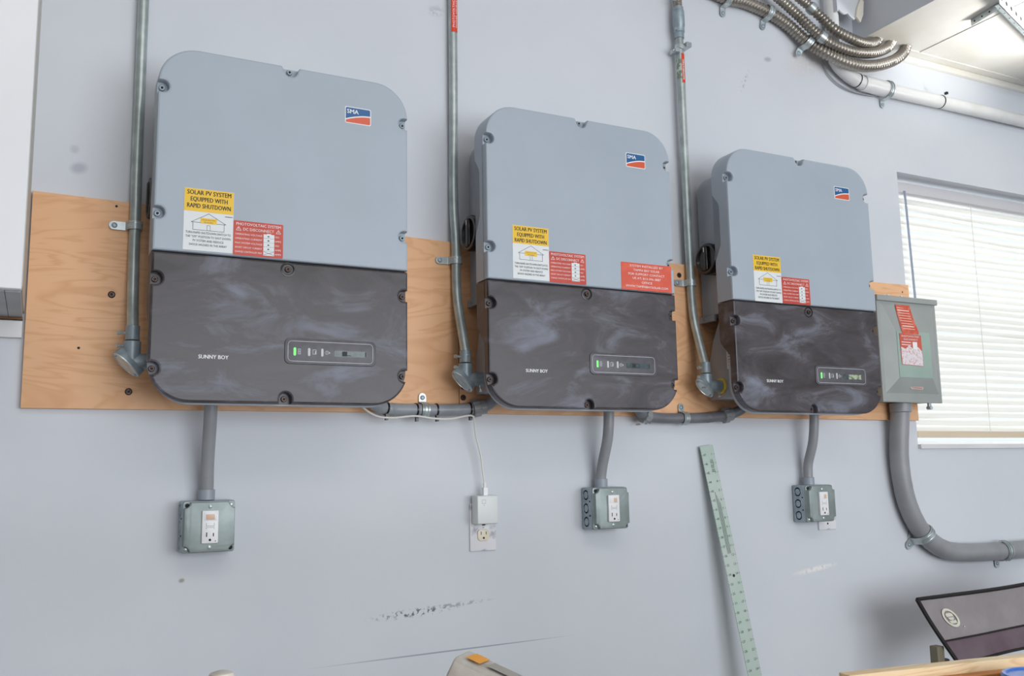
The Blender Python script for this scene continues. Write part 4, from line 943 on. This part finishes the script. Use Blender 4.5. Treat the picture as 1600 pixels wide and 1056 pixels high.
# ------------------------------------------------------------ folding canvas chair by the wall
t = Thing('camping_chair', 'grey canvas folding chair with black piping and round emblem by the wall', 'chair', (2.3, -.05, 0))
def cpt(u_, v_, d=0.0):
    """u across the backrest, v down it"""
    A = V3((1.778, -.020, .770)); B = V3((2.36, -.20, .835)); C_ = V3((1.872, -.060, .595)); D = V3((2.38, -.24, .660))
    p = (A * (1 - u_) + B * u_) * (1 - v_) + (C_ * (1 - u_) + D * u_) * v_
    p.z -= .014 * math.sin(PI * min(1, u_ * 1.0)) * (1 - v_) ; p.y += .030 * math.sin(PI * u_) + d + .004 * math.sin(9 * u_ + 4 * v_)
    return p
def patch(u0, u1, v0, v1, nu=20, nv=6, d=0.0, th=.003):
    b = MB(); vs = [cpt(u0 + (u1 - u0) * i / nu, v0 + (v1 - v0) * j / nv, d + s_ * th) for s_ in (0, 1) for i in range(nu + 1) for j in range(nv + 1)]
    q = (nu + 1) * (nv + 1); m = nv + 1; fs = []
    for i in range(nu):
        for j in range(nv):
            a_ = i * m + j; fs += [(a_, a_ + 1, a_ + m + 1, a_ + m), (q + a_, q + a_ + m, q + a_ + m + 1, q + a_ + 1)]
    for i in range(nu): fs += [(i * m, (i + 1) * m, q + (i + 1) * m, q + i * m), (i * m + nv, q + i * m + nv, q + (i + 1) * m + nv, (i + 1) * m + nv)]
    for j in range(nv): fs += [(j, q + j, q + j + 1, j + 1), (nu * m + j, nu * m + j + 1, q + nu * m + j + 1, q + nu * m + j)]
    return b.add(vs, fs)
t.part('backrest_fabric', patch(0, 1, 0, .66), TAUPE, smooth=50)
t.part('lower_panel', patch(0.0, 1, .66, 1.02), MAUVE, smooth=50, label='darker mauve lower fabric band')
t.part('side_hem', patch(0, .075, .01, .66, 4, 6, -.003), TAUPE, smooth=50)
b = MB()
b.tube([cpt(i / 24, 0, -.001) for i in range(25)], .0055, 8); b.tube([cpt(0, j / 12, -.001) for j in range(13)], .0060, 8); b.tube([cpt(i / 24, .66, -.003) for i in range(25)], .0026, 8)
b.tube([cpt(i / 24, 1.02 - .0 * i, -.002) for i in range(25)], .004, 8)
t.part('piping', b, PIPING)
# round emblem: ring with a lamp shape
b = MB(); cu, cv_ = .125, .34; ru, rv = .040, .150
def emb(a, k): return cpt(cu + ru * k * math.cos(a), cv_ + rv * k * math.sin(a), -.0032)
N = 28; vs = []; fs = []
for i in range(N): vs += [emb(2 * PI * i / N, 1.0), emb(2 * PI * i / N, .74)]
for i in range(N): k = (i + 1) % N; fs.append((2 * i, 2 * k, 2 * k + 1, 2 * i + 1))
b.add(vs, fs)
def epoly(pts): b.add([cpt(cu + ru * x, cv_ + rv * y, -.0032) for x, y in pts], [tuple(range(len(pts)))])
epoly([(-.42, -.05), (.42, -.05), (.30, .22), (-.30, .22)]); epoly([(-.28, -.50), (.28, -.50), (.5, -.38), (.5, -.12), (-.5, -.12), (-.5, -.38)]); epoly([(-.5, .3), (.5, .3), (.42, .60), (-.42, .60)]); epoly([(-.07, .2), (.07, .2), (.07, .32), (-.07, .32)])
epoly([(.95, 1.02), (1.12, 1.02), (1.12, 1.12), (.95, 1.12)])
t.part('emblem', b, mat('cream_print', (214, 212, 196), .7), smooth=0)
fr_ = mat('chair_tube', (60, 58, 58), .4, .5)
for (p0, p1) in (((1.865, -.03, .60), (1.96, .10, .01)), ((2.40, -.16, .80), (2.50, -.05, .01)), ((1.87, -.10, .46), (1.84, -.50, .01)), ((2.50, -.14, .46), (2.46, -.52, .01))):
    t.part('leg', MB().cyl(p0, p1, .0095, n=10), fr_)
t.part('seat', MB().box(1.87, 2.50, -.50, -.09, .445, .455), MAUVE, bevel=.003)
t.part('frame_corner', MB().box(1.822, 1.850, -.040, -.012, .52, .640), mat('olive_bracket', (120, 112, 92), .5), bevel=.003)

# ------------------------------------------------------------ workbench, board, jar, tools in the foreground (only their tops show)
t = Thing('workbench', 'wooden workbench whose pale upright board edge crosses the lower right corner', 'workbench', (.5, -1.4, 0))
t.part('tabletop', MB().box(-.75, 1.45, -1.75, -1.14, .775, .805), DPINE, bevel=.003)
for x in (-.70, 1.40):
    for y in (-1.70, -1.19): t.part('leg', MB().box(x - .035, x + .035, y - .035, y + .035, 0, .775), PINE)
a_ = V3((.3885, -1.0846, 0)); c_ = V3((.6652, -1.1229, 0)); dr = (c_ - a_).normalized(); e_ = a_ + dr * 1.05; nr2 = V3((-dr.y, dr.x, 0))
if nr2.y > 0: nr2 = -nr2
def quadbox(p0, p1, off, z0_, z1_):
    vs = [p + nr2 * o_ + V3((0, 0, z)) for p in (p0, p1) for o_ in (0, off) for z in (z0_, z1_)]
    return MB().add(vs, [(0, 1, 3, 2), (4, 6, 7, 5), (0, 4, 5, 1), (2, 3, 7, 6), (0, 2, 6, 4), (1, 5, 7, 3)])
t.part('back_board', quadbox(a_, e_, .019, .76, .910), PINE, bevel=.001, label='pale pine upright back board')
t.part('inner_rail', quadbox(a_ + nr2 * .0192, e_ + nr2 * .0192, .016, .805, .899), DPINE, bevel=.001, label='orange-stained inner rail')
t = Thing('lidded_jar', 'jar with a blue plastic lid in front of the pine board, lower right corner', 'jar', (.62, -1.23, .805))
JX, JY = .5880, -1.200
t.part('jar_body', MB().lathe((JX, JY, .805), (0, 0, 1), [(0, .040), (.003, .043), (.068, .043), (.076, .040), (.078, .039)], 32), mat('clear_plastic', (206, 208, 206), .15))
b = MB(); prof_ = [(.076, .0405), (.076, .0440), (.0995, .0440), (.1015, .0425), (.1015, .0385), (.0995, .037), (.0995, .001)]
b.lathe((JX, JY, .805), (0, 0, 1), prof_, 36)
t.part('lid', b, BLUEP)

t = Thing('tool_housing', 'off-white plastic tool housing with orange warning labels at the bottom edge', 'tool', (.05, -1.2, .805))
# tapering beam seen from its far end
P0 = V3((-.1150, -1.1500, .9930)); P1 = V3((.010, -1.330, .924)); ax = (P1 - P0).normalized(); sd = ax.cross(V3((0, 0, 1))).normalized()
if sd.x > 0: sd = -sd
up = sd.cross(ax); up = -up if up.z < 0 else up
sec = [(.0200, -.112), (.0200, -.016), (.013, -.002), (-.010, 0), (-.018, -.006), (-.020, -.020), (-.020, -.112)]
vs = []; 
for p in (P0, P1): vs += [p + sd * x + up * z for x, z in sec]
n = len(sec); fs = [(i, (i + 1) % n, n + (i + 1) % n, n + i) for i in range(n)] + [tuple(range(n - 1, -1, -1)), tuple(range(n, 2 * n))]
t.part('casing', MB().add(vs, fs), TOOLP, bevel=.003, smooth=50)
def onbeam(t0_, t1_, x0, x1, lift=.0008):
    return MB().add([P0 + ax * q + sd * x + up * lift for q, x in ((t0_, x0), (t1_, x0), (t1_, x1), (t0_, x1))], [(0, 1, 2, 3)])
t.part('warning_label', onbeam(.010, .024, -.008, .010), STORANGE); t.part('warning_label', onbeam(.066, .086, -.008, .010), STORANGE)
t.part('print_block', onbeam(.030, .060, -.006, .008), mat('grey_label', (160, 156, 150), .5))
b = MB().add([P0 + ax * q + sd * .0207 + up * z for q, z in ((.0, -.030), (.03, -.030), (.03, -.050), (.0, -.050))], [(0, 1, 2, 3)]); t.part('side_label', b, INK)
t = Thing('hand_tool', 'beige plastic tip of a tool barely showing at the bottom edge, left', 'tool', (-.35, -1.2, .805))
b = MB(); b.lathe((-.3260, -1.2, .805), (0, 0, 1), [(0, .014), (.05, .014), (.14, .011), (.198, .0100), (.2020, .008), (.2035, .003)], 18); t.part('grip', b, TOOLP)
